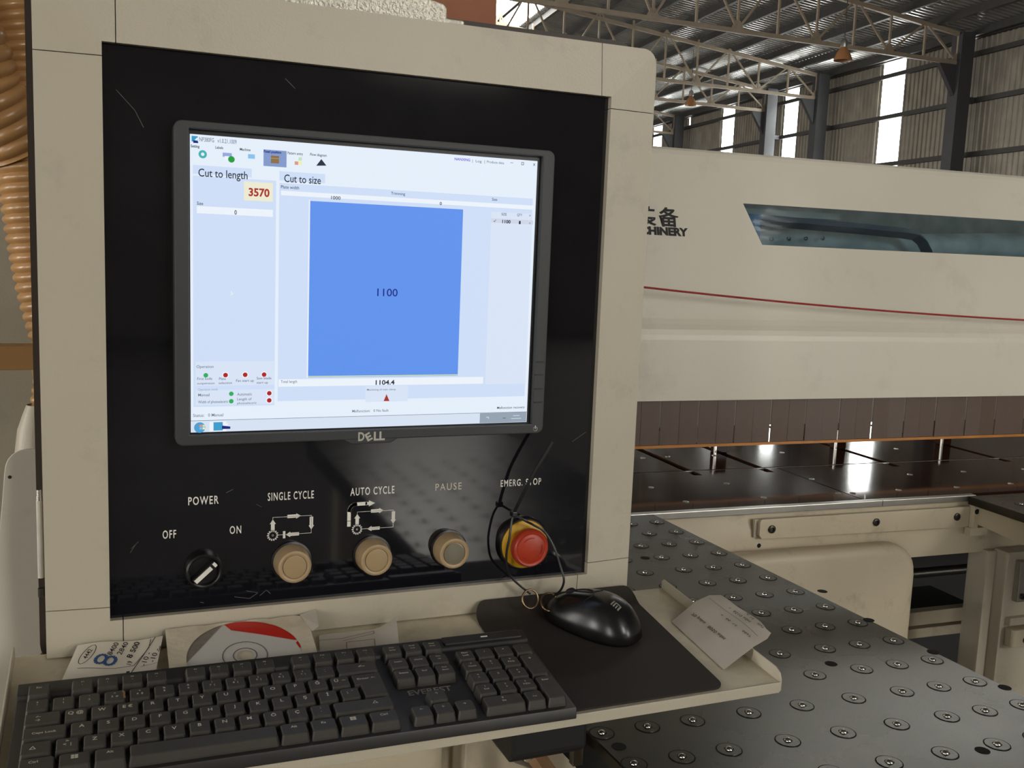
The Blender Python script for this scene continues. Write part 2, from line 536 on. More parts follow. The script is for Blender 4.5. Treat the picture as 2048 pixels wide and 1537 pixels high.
UI_TEXT = [('NP380FG   v1.0.21.1009', -161.1, -129.0, 130.4, 3.75, 'grey', 0),
  ('Setting', -168.4, -161.0, 124.0, 2.37, 'ink', 0.6),
  ('Labels', -147.4, -140.6, 124.4, 2.37, 'ink', 0.3),
  ('Machine', -126.1, -116.7, 124.3, 2.37, 'ink', 0.3),
  ('Fixed position', -105.0, -89.2, 124.1, 2.37, 'navy', 0.8),
  ('Pattern entry', -83.4, -69.4, 124.2, 2.37, 'ink', 0.2),
  ('Flow diagram', -62.8, -47.4, 124.4, 2.37, 'ink', 0.2),
  ('Cut to length', -162.0, -119.2, 101.4, 7.1, 'ink', 0.1),
  ('3570', -118.2, -99.5, 86.8, 7.1, 'darkred', 0.9),
  ('Size', -163.3, -157.9, 74.2, 2.96, 'ink', 0),
  ('0', -130.7, -128.6, 67.8, 3.95, 'ink', 0.3),
  ('Cut to size', -86.3, -52.5, 101.2, 7.1, 'ink', 0.1),
  ('Plate width', -89.2, -72.6, 93.2, 2.96, 'ink', 0),
  ('1000', -42.6, -33.7, 86.0, 3.16, 'ink', 0.2),
  ('NANXING', 78.6, 94.9, 130.3, 2.52, 'purple', 0.6),
  ('|  Log  |', 97.1, 110.3, 129.9, 2.52, 'grey', 0),
  ('Produce data', 112.5, 130.9, 130.0, 2.52, 'grey', 0),
  ('Trimming', 15.3, 29.3, 93.5, 2.73, 'ink', 0),
  ('0', 64.6, 66.8, 86.4, 2.94, 'ink', 0.5),
  ('Size', 119.5, 125.1, 93.6, 2.73, 'ink', 0),
  ('SIZE', 130.2, 135.9, 79.4, 2.52, 'ink', 0),
  ('QTY', 147.3, 153.0, 79.6, 2.52, 'ink', 0),
  ('x', 160.5, 162.6, 79.9, 2.31, 'grey', 0),
  ('1100', 131.4, 140.5, 72.2, 3.36, 'ink', 0.9),
  ('1', 149.6, 151.6, 72.0, 3.15, 'ink', 0.9),
  ('x', 160.9, 162.7, 72.2, 2.31, 'grey', 0),
  ('1100', 3.8, 24.2, -1.8, 7.57, 'navy', 0),
  ('Operation', -164.0, -149.0, -73.2, 2.69, 'grey', 0),
  ('First knife', -163.4, -150.2, -84.4, 2.49, 'grey', 0),
  ('suspension', -163.4, -148.0, -88.6, 2.07, 'grey', 0),
  ('Plate', -144.1, -138.0, -84.6, 2.49, 'grey', 0),
  ('selection', -144.4, -132.5, -88.5, 2.28, 'grey', 0),
  ('Fan start up', -128.8, -112.7, -86.6, 2.49, 'grey', 0),
  ('Saw blade', -110.2, -96.6, -84.5, 2.49, 'grey', 0),
  ('start up', -110.1, -99.7, -88.6, 2.28, 'grey', 0),
  ('Operation mode', -162.6, -145.2, -94.4, 2.28, 'palegrey', 0),
  ('Manual', -162.6, -152.6, -99.4, 2.69, 'grey', 0),
  ('Automatic', -127.8, -114.3, -99.4, 2.69, 'grey', 0),
  ('Width of photoelectric', -162.6, -136.0, -106.0, 2.69, 'grey', 0),
  ('Length of', -127.8, -114.7, -104.0, 2.49, 'grey', 0),
  ('photoelectric', -127.8, -110.0, -107.8, 2.07, 'grey', 0),
  ('Status:   0 Manual', -167.1, -140.3, -118.4, 2.9, 'grey', 0),
  ('Total length', -87.8, -72.4, -88.1, 2.69, 'grey', 0),
  ('1104.4', 4.1, 23.3, -90.2, 4.56, 'ink', 0.7),
  ('Machining of main clamp', -4.5, 24.6, -97.2, 1.86, 'grey', 0),
  ('Malfunction:   0 No fault', -18.7, 17.8, -118.1, 2.69, 'grey', 0),
  ('Malfunction recovery', 133.5, 164.5, -118.4, 2.49, 'ink', 0)]
UI_WARN = [(15.3, -101.9),
  (18.5, -108.9),
  (12.6, -108.8)]
UI_SAW = [(-52.3, 120.8),
  (-47.5, 115.1),
  (-57.0, 114.4)]

# ================================================================ THE HALL
PHI = 0.13026      # the hall stands slightly askew to the machine
WN = 20.567        # distance of the right-hand wall


def roofz(n):
    return 6.9 + 0.13 * (WN - n) if n >= 2.0 else 6.9 + 0.13 * (WN - 2.0) - 0.13 * (2.0 - n)


def hall(n, s):
    """hall axes -> scene axes"""
    return (n * math.cos(PHI) + s * math.sin(PHI), -n * math.sin(PHI) + s * math.cos(PHI))


floor_g = G().box(-17.5, 22, -15.5, 64, FLOOR - 0.2, FLOOR)
solo('floor', floor_g, 'concrete', (0, 0, FLOOR), 'grey concrete floor of the factory hall', 'floor', rot=-PHI, kind='structure')


def profile(k, pitch=0.21, d=0.045):
    pts = []
    for i in range(k):
        o = i * pitch
        pts += [(o, 0), (o + 0.125, 0), (o + 0.145, -d), (o + 0.19, -d)]
    pts.append((k * pitch, 0))
    return pts


_sheets = {}


def wall_sheet_mesh(k, z0, z1):
    key = (k, z0, z1)
    if key not in _sheets:
        g = G()
        pr = profile(k)
        vs = [(p[1], p[0], z) for z in (z0, z1) for p in pr]
        n = len(pr)
        g.add(vs, [(i, i + 1, n + i + 1, n + i) for i in range(n - 1)])
        _sheets[key] = mesh_of('wall_sheet', g, 'wall_sheet')
    return _sheets[key]


WINS = [28.48, 34.76, 40.10, 47.97]
SPOTS = [24.78, 32.42, 36.12, 44.08]
wall_r = thing('wall_right', 'dark corrugated metal wall with tall bright strips', 'wall', (WN, 0, FLOOR), -PHI, kind='structure')
TOPZ = 6.88
segs = []
cuts = [(w - 0.56, w + 0.56, 'win') for w in WINS] + [(q, q + 0.21, 'spot') for q in SPOTS]
cuts.sort()
pos = -15.0
for a, b, kd in cuts + [(62.0, 62.0, 'end')]:
    while pos < a - 0.12:
        k = max(1, min(5, int(round((a - pos) / 0.21))))
        inst('wall_sheet', wall_sheet_mesh(k, 0.0, TOPZ - FLOOR), wall_r, (0, pos, 0))
        pos += k * 0.21
    if kd == 'spot':
        inst('wall_sheet', wall_sheet_mesh(1, 0.0, 6.4 - FLOOR), wall_r, (0, pos, 0))
        inst('wall_sheet', wall_sheet_mesh(1, 6.72 - FLOOR, TOPZ - FLOOR), wall_r, (0, pos, 0))
        pos += 0.21
    elif kd == 'win':
        pos = b
for z in (6.28, 4.95, 3.40, 1.8, 0.2):
    part('girt', G().box(WN - 0.15, WN - 0.05, -15, 62, z - 0.07, z + 0.07), 'purlin_paint', wall_r)
part('eave_beam', G().box(WN - 0.2, WN + 0.02, -15, 62, 6.72, 6.9), 'purlin_paint', wall_r)
for i, w in enumerate(WINS):
    wd = thing('window_%d' % (i + 1), 'tall translucent daylight strip in the corrugated wall', 'window', (WN, w, FLOOR), -PHI, kind='structure')
    part('pane', G().box(WN + 0.02, WN + 0.028, w - 0.56, w + 0.56, FLOOR + 0.3, 6.74), 'strip_pane', wd)
    part('sill', G().box(WN - 0.05, WN + 0.05, w - 0.58, w + 0.58, FLOOR, FLOOR + 0.3), 'wall_sheet', wd)
    for z in (6.3, 4.93, 3.40, 1.8, 0.2):
        part('glazing_bar', G().box(WN - 0.01, WN + 0.02, w - 0.56, w + 0.56, z - 0.012, z + 0.012), 'purlin_paint', wd)

# other walls (behind the photographer, at the far end and on the left)
wall_b = thing('wall_back', 'corrugated gable wall behind the operator with doorways added for daylight', 'wall', (0, -14, FLOOR), -PHI, kind='structure')
ADDED_DOOR_A, ADDED_DOOR_B, STRIP = (-9.7, -8.2), (12.4, 14.9), (5.7, 8.0)  # both doors are unseen openings, added and sized to light the console front
for x0, x1, z0, z1 in ((-17, ADDED_DOOR_A[0], FLOOR, 9.2), (ADDED_DOOR_A[0], ADDED_DOOR_A[1], 4.6, 9.2), (ADDED_DOOR_A[1], STRIP[0], FLOOR, 9.2), (STRIP[0], STRIP[1], FLOOR, 3.0),
                       (STRIP[0], STRIP[1], 8.4, 9.2), (STRIP[1], ADDED_DOOR_B[0], FLOOR, 9.2), (ADDED_DOOR_B[0], ADDED_DOOR_B[1], 4.6, 9.2), (ADDED_DOOR_B[1], 21, FLOOR, 9.2)):
    part('wall_panel', G().box(x0, x1, -14.08, -14, z0, z1), 'wall_sheet', wall_b)
wall_f = thing('wall_far', 'corrugated gable wall at the far end of the hall', 'wall', (0, 62, FLOOR), -PHI, kind='structure')
part('wall_panel', G().box(-17, 21, 62, 62.08, FLOOR, 9.4), 'wall_sheet', wall_f)
wall_l = thing('wall_left', 'corrugated side wall with gaps added for daylight', 'wall', (-16.5, 0, FLOOR), -PHI, kind='structure')  # the gaps are unseen, added to brighten the hall from the left
for k in range(10):
    s0 = -14 + k * 7.6
    part('wall_panel', G().box(-16.58, -16.5, s0, s0 + 5.6, FLOOR, 6.9), 'wall_sheet', wall_l)
    part('wall_panel', G().box(-16.58, -16.5, s0 + 5.6, s0 + 7.6, 5.6, 6.9), 'wall_sheet', wall_l)

# roof
roof = thing('ceiling', 'dark corrugated metal roof on steel purlins', 'roof', (2.0, 0, FLOOR), -PHI, kind='structure')
SKY = (7.7, 9.7, 32.0, 36.2)


def roof_mesh(n0, n1):
    key = ('r', n0, n1)
    if key not in _sheets:
        g = G()
        pr = profile(5)
        vs = [(n - 2.0, p[0], roofz(n) + p[1] + 0.045 - FLOOR) for n in (n0, n1) for p in pr]
        k = len(pr)
        g.add(vs, [(i, i + 1, k + i + 1, k + i) for i in range(k - 1)])
        _sheets[key] = mesh_of('roof_sheet', g, 'roof_sheet')
    return _sheets[key]


ADDED_ROOFLIGHTS = (-15.0 + 1.05 * 27,)      # unseen roof strips, added for overhead light and the ball-table reflection
s = -15.0
while s < 62.0:
    if SKY[2] - 0.6 < s < SKY[3] - 0.6:
        inst('roof_sheet', roof_mesh(2.0, SKY[0]), roof, (0, s, 0))
        inst('roof_sheet', roof_mesh(SKY[1], 21.1), roof, (0, s, 0))
    elif any(abs(s - q) < 0.5 for q in ADDED_ROOFLIGHTS):
        inst('roof_sheet', roof_mesh(2.0, 8.5), roof, (0, s, 0))
        inst('roof_sheet', roof_mesh(16.5, 21.1), roof, (0, s, 0))
    else:
        inst('roof_sheet', roof_mesh(2.0, 21.1), roof, (0, s, 0))
    inst('roof_sheet', roof_mesh(-17.0, 2.0), roof, (0, s, 0))
    s += 1.05
for k in range(29):
    n = 20.2 - 1.28 * k
    zz = roofz(n)
    part('purlin', G().box(n - 0.06, n + 0.06, -15, 62, zz - 0.22, zz - 0.01), 'purlin_paint', roof)
sk = thing('window_5', 'bright opening in the roof beyond the brown board', 'window', (SKY[0], SKY[2], roofz(SKY[0])), -PHI, kind='structure')
part('pane', G().add([(SKY[0], SKY[2] - 0.5, roofz(SKY[0]) + 0.06), (SKY[1], SKY[2] - 0.5, roofz(SKY[1]) + 0.06), (SKY[1], SKY[3] + 0.5, roofz(SKY[1]) + 0.06),
                      (SKY[0], SKY[3] + 0.5, roofz(SKY[0]) + 0.06)], [(0, 1, 2, 3)]), 'strip_pane', sk)

for k, q in enumerate(ADDED_ROOFLIGHTS):
    w = thing('window_%d' % (6 + k), 'unseen translucent strip added in the roof for overhead light', 'window', (8.5, q, roofz(8.5)), -PHI, kind='structure')
    part('pane', G().add([(8.5, q - 0.1, roofz(8.5) + 0.06), (16.5, q - 0.1, roofz(16.5) + 0.06), (16.5, q + 1.15, roofz(16.5) + 0.06), (8.5, q + 1.15, roofz(8.5) + 0.06)], [(0, 1, 2, 3)]), 'strip_pane', w)

# columns and trusses
COLS = [(24.384, (22.90, 21.59)), (31.764, (23.86, 28.91)), (35.391, (24.33, 32.51)), (44.063, (25.45, 41.10))]
ORD = ('first', 'second', 'third', 'fourth')
for ci, (cs, (cx, cy)) in enumerate(COLS):
    c = thing('steel_column', 'dark grey steel column against the corrugated wall, %s one counted from the saw' % ORD[ci], 'column', (19.9, cs, FLOOR), -PHI, group='columns along the corrugated wall')
    part('shaft', G().box(19.68, 20.12, cs - 0.22, cs + 0.22, FLOOR + 0.03, 6.78), 'column_paint', c, bev=0.01)
    part('base_plate', G().box(19.55, 20.25, cs - 0.35, cs + 0.35, FLOOR, FLOOR + 0.03), 'column_paint', c)
    part('haunch', G().prism([(19.69, 5.0), (19.69, 5.9), (19.1, 5.9)], 'y', cs - 0.08, cs + 0.08), 'column_paint', c)
    part('wall_tie', G().box(20.12, 20.43, cs - 0.06, cs + 0.06, 4.88, 5.02), 'column_paint', c)
    xe = cx - 0.2
    t = thing('roof_truss', 'welded steel roof truss ending at the %s wall column from the saw' % ORD[ci], 'roof truss', (xe, cy, 5.94), 0.0, group='roof trusses of the hall')
    NP = 16

    def topz(x):
        return roofz(x * math.cos(PHI) - cy * math.sin(PHI)) - 0.27

    xs = [xe - 1.26 * k for k in range(NP + 1)]
    part('bottom_chord', G().beam((xe, cy, 5.94), (xs[-1], cy, 5.94), 0.09, 0.11), 'truss_paint', t)
    part('top_chord', G().beam((xe, cy, topz(xe)), (xs[-1], cy, topz(xs[-1])), 0.1, 0.11), 'truss_paint', t)
    for k in range(NP + 1):
        part('web_bar', G().beam((xs[k], cy, 5.94), (xs[k], cy, topz(xs[k])), 0.055, 0.055), 'truss_paint', t)
        if k % 2 == 0 and k < NP:
            part('web_bar', G().beam((xs[k], cy, 5.97), (xs[k + 1], cy, topz(xs[k + 1])), 0.05, 0.05), 'truss_paint', t)
            part('gusset', G().prism([(xs[k] - 0.22, 5.94), (xs[k] + 0.22, 5.94), (xs[k] + 0.07, 6.2), (xs[k] - 0.07, 6.2)], 'y', cy - 0.012, cy + 0.012), 'truss_paint', t)
        elif k < NP:
            part('web_bar', G().beam((xs[k], cy, topz(xs[k])), (xs[k + 1], cy, 5.97), 0.05, 0.05), 'truss_paint', t)

# hanging lamps
for nm, (x, y, z), r in (('hanging from the second truss bay', (17.2, 19.9, 5.35), 0.23), ('hanging deeper in the hall', (19.7, 30.9, 5.75), 0.21)):
    t = thing('high_bay_lamp', 'amber bell-shaped factory lamp ' + nm, 'lamp', (x, y, z))
    part('lamp_shade', G().lathe([(r, -0.2), (r * 0.96, -0.14), (r * 0.7, 0.0), (r * 0.42, 0.1), (r * 0.3, 0.14), (r * 0.26, 0.14), (r * 0.66, -0.01), (r * 0.92, -0.15), (r * 0.97, -0.2), (r, -0.2)], (x, y, z), (0, 0, 1), 24), 'lamp_shade', t, smooth='auto')
    part('lamp_cap', G().lathe([(0, 0.13), (0.085, 0.13), (0.085, 0.28), (0.05, 0.34), (0, 0.34)], (x, y, z), (0, 0, 1), 16), 'aluminium', t, smooth='auto')
    part('bulb', G().lathe([(0, -0.1), (0.05, -0.08), (0.07, -0.02), (0.04, 0.08), (0, 0.1)], (x, y, z), (0, 0, 1), 16), 'white_print', t, smooth=True)
    hz = roofz(x * math.cos(PHI) - y * math.sin(PHI))
    part('hanger', G().cyl((x, y, z + 0.33), (x, y, hz - 0.05), 0.012, 8), 'purlin_paint', t)

# brown board hanging behind the console
bd = thing('brown_board', 'large brown board standing behind the top of the console', 'board', (0.22, 0.7, FLOOR))
part('board', G().box(0.0, 0.387, 0.7, 0.716, 0.30, 0.95), 'brown_board', bd, bev=0.002)
part('post', G().box(0.18, 0.24, 0.72, 0.78, FLOOR, 0.94), 'column_paint', bd, bev=0.003)


def portal(name, loc, sx, sy, rot):
    """sampling aid for the daylight that comes in through a modelled opening; gives no light of its own"""
    d = bpy.data.lights.new(name, 'AREA')
    d.shape = 'RECTANGLE'
    d.size, d.size_y = sx, sy
    d.cycles.is_portal = True
    o = bpy.data.objects.new(name, d)
    COL.objects.link(o)
    o.location = loc
    o.rotation_euler = rot
    return o


for nm, (n, s), z, sx, sy, az in (('added_door_portal_a', (sum(ADDED_DOOR_A) / 2, -13.95), (FLOOR + 4.6) / 2, ADDED_DOOR_A[1] - ADDED_DOOR_A[0], 4.6 - FLOOR, 0),
                                  ('added_door_portal_b', (sum(ADDED_DOOR_B) / 2, -13.95), (FLOOR + 4.6) / 2, ADDED_DOOR_B[1] - ADDED_DOOR_B[0], 4.6 - FLOOR, 0),
                                  ('strip_daylight', (sum(STRIP) / 2, -13.95), 5.7, 2.3, 5.4, 0)):
    xx, yy = hall(n, s)
    portal(nm, (xx, yy, z + Z0), sx, sy, (math.radians(90), 0, -PHI))
for k, w in enumerate(WINS):
    xx, yy = hall(WN - 0.2, w)
    portal('window_daylight', (xx, yy, (FLOOR + 6.7) / 2 + Z0), 1.12, 6.7 - FLOOR, (math.radians(90), 0, math.radians(90) - PHI))
for q in ADDED_ROOFLIGHTS:
    xx, yy = hall(12.5, q + 0.5)
    portal('added_roof_portal', (xx, yy, roofz(12.5) - 0.02 + Z0), 8.0, 1.1, (0, 0.129, -PHI))
for k in range(10):
    xx, yy = hall(-16.45, -14 + k * 7.6 + 6.6)
    portal('added_gap_portal', (xx, yy, (FLOOR + 5.6) / 2 + Z0), 2.0, 5.6 - FLOOR, (math.radians(90), 0, math.radians(-90) - PHI))

# ================================================================ THE SAW AND ITS TABLES  (axes: a along the saw line, b depth)
TH = -0.05


def sb(z):
    """depth of the leaning front sheet of the hood at height z"""
    return 1.2997 + 0.2737 * (z + 0.1025)


saw = thing('panel_saw', 'long cream panel saw with hood, brown strip curtain and dark brown table', 'saw', (1.8, 1.6, FLOOR), TH)
A0, A1 = 0.35, 3.7
# hood: leaning front sheet with the slanted viewing window, drop apron, rolled top
WTL, WBL, WTR, WBR = (1.2822, 0.1946), (1.3315, 0.0867), (2.976, 0.1946), (2.9225, 0.0867)
zt, zb = 0.3124, -0.098


def plate(g, poly, m=0, off=0.0, th=0.003):
    n = len(poly)
    vs = [(p[0], sb(p[1]) + off, p[1]) for p in poly] + [(p[0], sb(p[1]) + off + th, p[1]) for p in poly]
    return g.add(vs, [tuple(range(n)), tuple(range(n, 2 * n))] + [(i, (i + 1) % n, n + (i + 1) % n, n + i) for i in range(n)], m)


g = G()
plate(g, [(A0, zb), (WBL[0], zb), WBL, WTL, (WTL[0], zt), (A0, zt)])
plate(g, [WBL, (WBL[0], zb), (WBR[0], zb), WBR])
plate(g, [WTL, WTR, (WTR[0], zt), (WTL[0], zt)])
plate(g, [(WBR[0], zb), (A1, zb), (A1, zt), (WTR[0], zt), WTR, WBR])
hood = part('hood_front', g, 'hood_paint', saw)
g = G()
pr = [(sb(zt), zt), (sb(zt) + 0.005, 0.324), (sb(zt) + 0.018, 0.3311), (sb(zt) + 0.045, 0.3329), (1.47, 0.3329), (1.47, 0.318)]
nseg = 24
random.seed(5)
for i in range(nseg):
    a, b = A0 + (A1 - A0) * i / nseg, A0 + (A1 - A0) * (i + 1) / nseg
    for p, q in zip(pr[:-1], pr[1:]):
        g.add([(a, p[0], p[1]), (b, p[0], p[1]), (b, q[0], q[1]), (a, q[0], q[1])], [(0, 1, 2, 3)])
part('hood_top', g, 'hood_paint', saw, smooth='auto')
g = G()
pr = [(1.2854, -0.3219), (1.28, -0.3219), (1.28, -0.1649), (1.2814, -0.1515), (1.2849, -0.1381), (1.2916, -0.1248), (1.2970, -0.1114), (sb(zb), zb)]
for p, q in zip(pr[:-1], pr[1:]):
    g.add([(A0, p[0], p[1]), (A1, p[0], p[1]), (A1, q[0], q[1]), (A0, q[0], q[1])], [(0, 1, 2, 3)])
part('hood_apron', g, 'hood_paint', saw, smooth='auto')
part('hood_end', G().prism([(1.281, -0.3219), (1.281, -0.16), (1.297, -0.11), (1.4135, 0.3115), (1.43, 0.33), (1.469, 0.332), (1.469, 0.0), (1.5, -0.1), (1.5, -0.3219)], 'x', A0 - 0.004, A0 - 0.0005), 'hood_paint', saw)
part('window_pane', plate(G(), [WBL, WBR, WTR, WTL], off=0.004, th=0.003), 'smoked_pane', saw, label='bluish viewing window in the hood')
# behind the viewing window
part('inner_panel', G().box(A0, A1, 1.74, 1.75, -0.085, 0.24), 'dust_grey', saw)
part('inner_shelf', G().box(1.05, 1.72, 1.54, 1.68, 0.174, 0.192), 'hood_paint', saw)
part('saw_carriage', G().box(1.263, 1.366, 1.414, 1.503, -0.067, 0.1696), 'machine_blue', saw, bev=0.004, label='blue saw carriage')
ch = [(1.3167, 1.4674, 0.158), (1.4952, 1.4674, 0.1545), (1.7182, 1.4674, 0.1491), (1.8877, 1.4674, 0.1429)] + [(1.9055 + 0.089 * math.sin(t), 1.4674, 0.0537 + 0.089 * math.cos(t)) for t in (0.3, 0.7, 1.1, 1.5, 1.9, 2.4)]
part('cable_chain', G().tube(ch, 0.016, 4, flat=1.6, up=(0, 1, 0)), 'machine_navy', saw)
part('dust_duct', G().tube([(1.40, 1.56, 0.076), (1.67, 1.56, 0.112), (2.03, 1.575, 0.103), (2.57, 1.59, 0.13), (3.1, 1.59, 0.13)], 0.045, 12), 'dust_grey', saw, smooth=True)
for k in range(4):
    part('inner_bolt', G().lathe([(0, 0), (0.006, 0), (0.006, 0.006), (0, 0.008)], (1.46 + 0.058 * k, 1.503, 0.107 + 0.003 * k), (0, -1, 0), 8), 'steel', saw)
# maker's lettering on the hood
up = Vector((0, 0.2737, 1.0)).normalized()
g = G()
g.text('MACHINERY', (1.0161, sb(0.1099) - 0.0008, 0.1099), (1, 0, 0), up, 0.0192, 0.1838, weight=1.8)
part('lettering', g, 'ink', hood)
g = G()
for k, cch in enumerate(('\u88c5', '\u5907')):
    pts, fs = letters(cch, 0.75)
    x0, x1 = min(p[0] for p in pts), max(p[0] for p in pts)
    y0, y1 = min(p[1] for p in pts), max(p[1] for p in pts)
    q = [((p[0] - x0) / (x1 - x0) * 0.0589, (p[1] - y0) / (y1 - y0) * 0.0526) for p in pts]
    g.place(q, fs, (0.9581 + 0.0665 * k, sb(0.1215) - 0.0008, 0.1215), (1, 0, 0), up)
part('lettering', g, 'ink', hood)
# strip curtain
sw = 0.0558
strip = mesh_of('curtain_strip', G().box(-sw / 2 + 0.0008, sw / 2 - 0.0008, -0.0012, 0.0012, 0, 0.1213), 'curtain', bev=0.0006, seg=1)
random.seed(11)
for k in range(59):
    o = inst('curtain_strip', strip, saw, (0.385 + sw * k - 1.8, 1.2961 + (0.0026 if k % 2 else 0) - 1.6, -0.4415 - FLOOR), random.uniform(-0.012, 0.012))
    o.rotation_euler[0] = random.uniform(-0.01, 0.01)
part('curtain_edge', G().box(A0, A1, 1.289, 1.2939, -0.4473, -0.4401), 'amber_strip', saw, label='amber edge strip along the foot of the curtain')
part('beam_web', G().box(A0, A1, 1.33, 1.50, -0.28, -0.24), 'machine_dark', saw)
# table plates with the fence slots between them
SLOT = [1.138, 1.36, 1.783, 2.193]
HW = 0.0115
g0 = [A0] + [v for q in SLOT for v in (q - HW, q + HW)] + [A1]
for x0, x1 in zip(g0[::2], g0[1::2]):
    part('table_plate', G().box(x0, x1, 1.3325, 1.95, -0.542, -0.52), 'phenolic', saw, bev=0.0012, seg=1)


def front_plate(x0, x1):
    poly = [(x0, 0.967), (x1, 0.967), (x1, 1.326)]
    for q in sorted((v for v in SLOT if x0 < v < x1), reverse=True):
        poly += [(q + HW, 1.326), (q + HW, 1.278), (q - HW, 1.278), (q - HW, 1.326)]
    poly.append((x0, 1.326))
    part('table_plate', G().prism(poly, 'z', -0.542, -0.52), 'phenolic', saw, bev=0.0012, seg=1)


front_plate(A0, 1.4105)
front_plate(1.4125, 2.62)
front_plate(2.622, A1)
part('saw_slot', G().box(A0, A1, 1.3262, 1.3323, -0.545, -0.5212), 'aluminium', saw, label='bright line of the saw slot')
part('table_bed', G().box(A0, A1, 0.99, 1.95, -0.60, -0.545), 'machine_dark', saw)
for q in (1.36, 1.783, 2.193):
    part('stop_block', G().box(q - 0.02, q + 0.022, 1.53, 1.556, -0.52, -0.46), 'phenolic', saw, bev=0.002, seg=1)
    part('stop_pin', G().box(q - 0.026, q - 0.0205, 1.52, 1.527, -0.52, -0.46), 'steel', saw)
scr = mesh_of('table_screw', G().lathe([(0.0075, 0), (0.0075, 0.0012), (0.005, 0.0016), (0.0045, 0.0006), (0, 0.0006)], (0, 0, 0), (0, 0, 1), 10), 'aluminium')
for a, b in [(0.945, 1.173), (0.96, 1.027), (1.161, 1.176), (1.173, 1.028), (1.389, 1.029), (1.43, 1.026), (1.422, 1.181), (1.575, 1.031), (1.741, 1.179),
             (1.761, 1.03), (1.932, 1.184), (1.95, 1.036), (2.14, 1.03), (2.15, 1.18), (2.35, 1.03), (1.09, 1.5), (1.172, 1.507), (1.32, 1.5), (1.555, 1.505), (1.97, 1.5), (0.75, 1.03)]:
    inst('table_screw', scr, saw, (a - 1.8, b - 1.6, -0.52 - FLOOR))
# front rail, apron, bar, round-cornered cover
for x0, x1 in ((0.55, 1.4555), (1.4565, 1.745)):
    part('edge_rail', G().box(x0, x1, 0.947, 0.966, -0.535, -0.5195), 'aluminium', saw, bev=0.0015)
part('front_apron', G().prism([(0.962, -0.536), (0.962, -0.56), (0.956, -0.575), (0.954, -0.60), (0.954, -0.672), (0.966, -0.676), (0.98, -0.676), (0.98, -0.536)], 'x', 0.6, 3.6), 'cream_paint_worn', saw, smooth='auto')
bar = part('guide_bar', G().prism(arc(1.114, -0.554, 0.008, 90, 180) + [(1.106, -0.584), (1.113, -0.593), (1.72, -0.598), (1.72, -0.546)], 'y', 0.938, 0.948), 'cream_paint_worn', saw, bev=0.0012)
part('bar_spacer', G().box(1.098, 1.14, 0.948, 0.956, -0.59, -0.548), 'cream_paint', saw)
for a in (1.138, 1.433, 1.68):
    sc_ = part('socket_screw', G().lathe([(0, 0), (0.0095, 0), (0.0095, 0.003), (0.0075, 0.0045), (0.005, 0.0045), (0.005, 0.001), (0, 0.001)], (a, 0.938, -0.57), (0, -1, 0), 14), 'dark_steel', saw, smooth='auto')
part('drill_hole', G().lathe([(0, 0), (0.0055, 0), (0.0055, 0.0006), (0, 0.0006)], (1.118, 0.9545, -0.613), (0, -1, 0), 12), 'hole_black', saw)
cov = [(0.55, -1.25), (1.533, -1.25), (1.533, -0.70)] + arc(1.458, -0.692, 0.074, 0, 90, 7)[1:] + [(0.55, -0.618)]
part('front_cover', G().prism(cov, 'y', 0.895, 0.953), 'cream_paint_worn', saw, bev=0.024, seg=5, smooth='auto')
# open bay under the saw to the right of the cover
part('bay_back', G().box(1.5, 3.2, 1.75, 1.77, FLOOR + 0.05, -0.55), 'machine_dark', saw)
part('bay_shaft', G().cyl((1.3, 1.2, -0.812), (3.2, 1.2, -0.812), 0.014, 12), 'dark_steel', saw, smooth='auto')
part('bay_rail', G().box(1.2, 3.2, 1.17, 1.2, -0.955, -0.915), 'cream_paint_worn', saw, bev=0.003)
part('bay_rail', G().box(1.2, 3.2, 1.165, 1.2, -0.99, -0.962), 'cream_paint_worn', saw, bev=0.003)
part('bay_box', G().box(1.95, 2.35, 1.45, 1.7, FLOOR + 0.05, -1.06), 'machine_dark', saw)
part('bay_panel', G().box(1.56, 1.70, 1.5, 1.7, -0.9, -0.62), 'machine_dark', saw)
part('saw_leg', G().box(0.75, 0.95, 1.0, 1.9, FLOOR, -0.6), 'cream_paint_worn', saw)
part('saw_leg', G().box(3.2, 3.4, 1.0, 1.9, FLOOR, -0.6), 'cream_paint_worn', saw)
# upright beside the bay
pst = part('front_post', G().box(1.823, 1.945, 0.905, 0.95, FLOOR, -0.662), 'cream_paint', saw, bev=0.006)
part('front_post', G().box(1.79, 1.823, 0.935, 1.0, FLOOR, -0.665), 'cream_paint', saw, bev=0.006)
pl = part('sensor_plate', G().box(1.852, 1.945, 0.888, 0.905, -0.79, -0.683), 'aluminium', saw, bev=0.003)
part('plate_bolt', G().lathe([(0, 0), (0.008, 0), (0.008, 0.004), (0.004, 0.004), (0.004, 0.001), (0, 0.001)], (1.868, 0.888, -0.775), (0, -1, 0), 10), 'dark_steel', pl)
part('plate_bolt', G().lathe([(0, 0), (0.008, 0), (0.008, 0.004), (0.004, 0.004), (0.004, 0.001), (0, 0.001)], (1.905, 0.888, -0.70), (0, -1, 0), 10), 'dark_steel', pl)
br = part('cross_bar', G().prism(rrect(1.835, 2.3, 0.872, 0.905, 0.012), 'z', -0.905, -0.858), 'cream_paint_worn', saw, bev=0.003)
part('cross_bar_bolt', G().lathe([(0, 0), (0.009, 0), (0.009, 0.004), (0.004, 0.004), (0.004, 0.001), (0, 0.001)], (1.878, 0.872, -0.885), (0, -1, 0), 12), 'dark_steel', br)
part('cross_strip', G().box(1.84, 2.3, 0.89, 0.905, -0.852, -0.832), 'cream_paint', saw, bev=0.002)

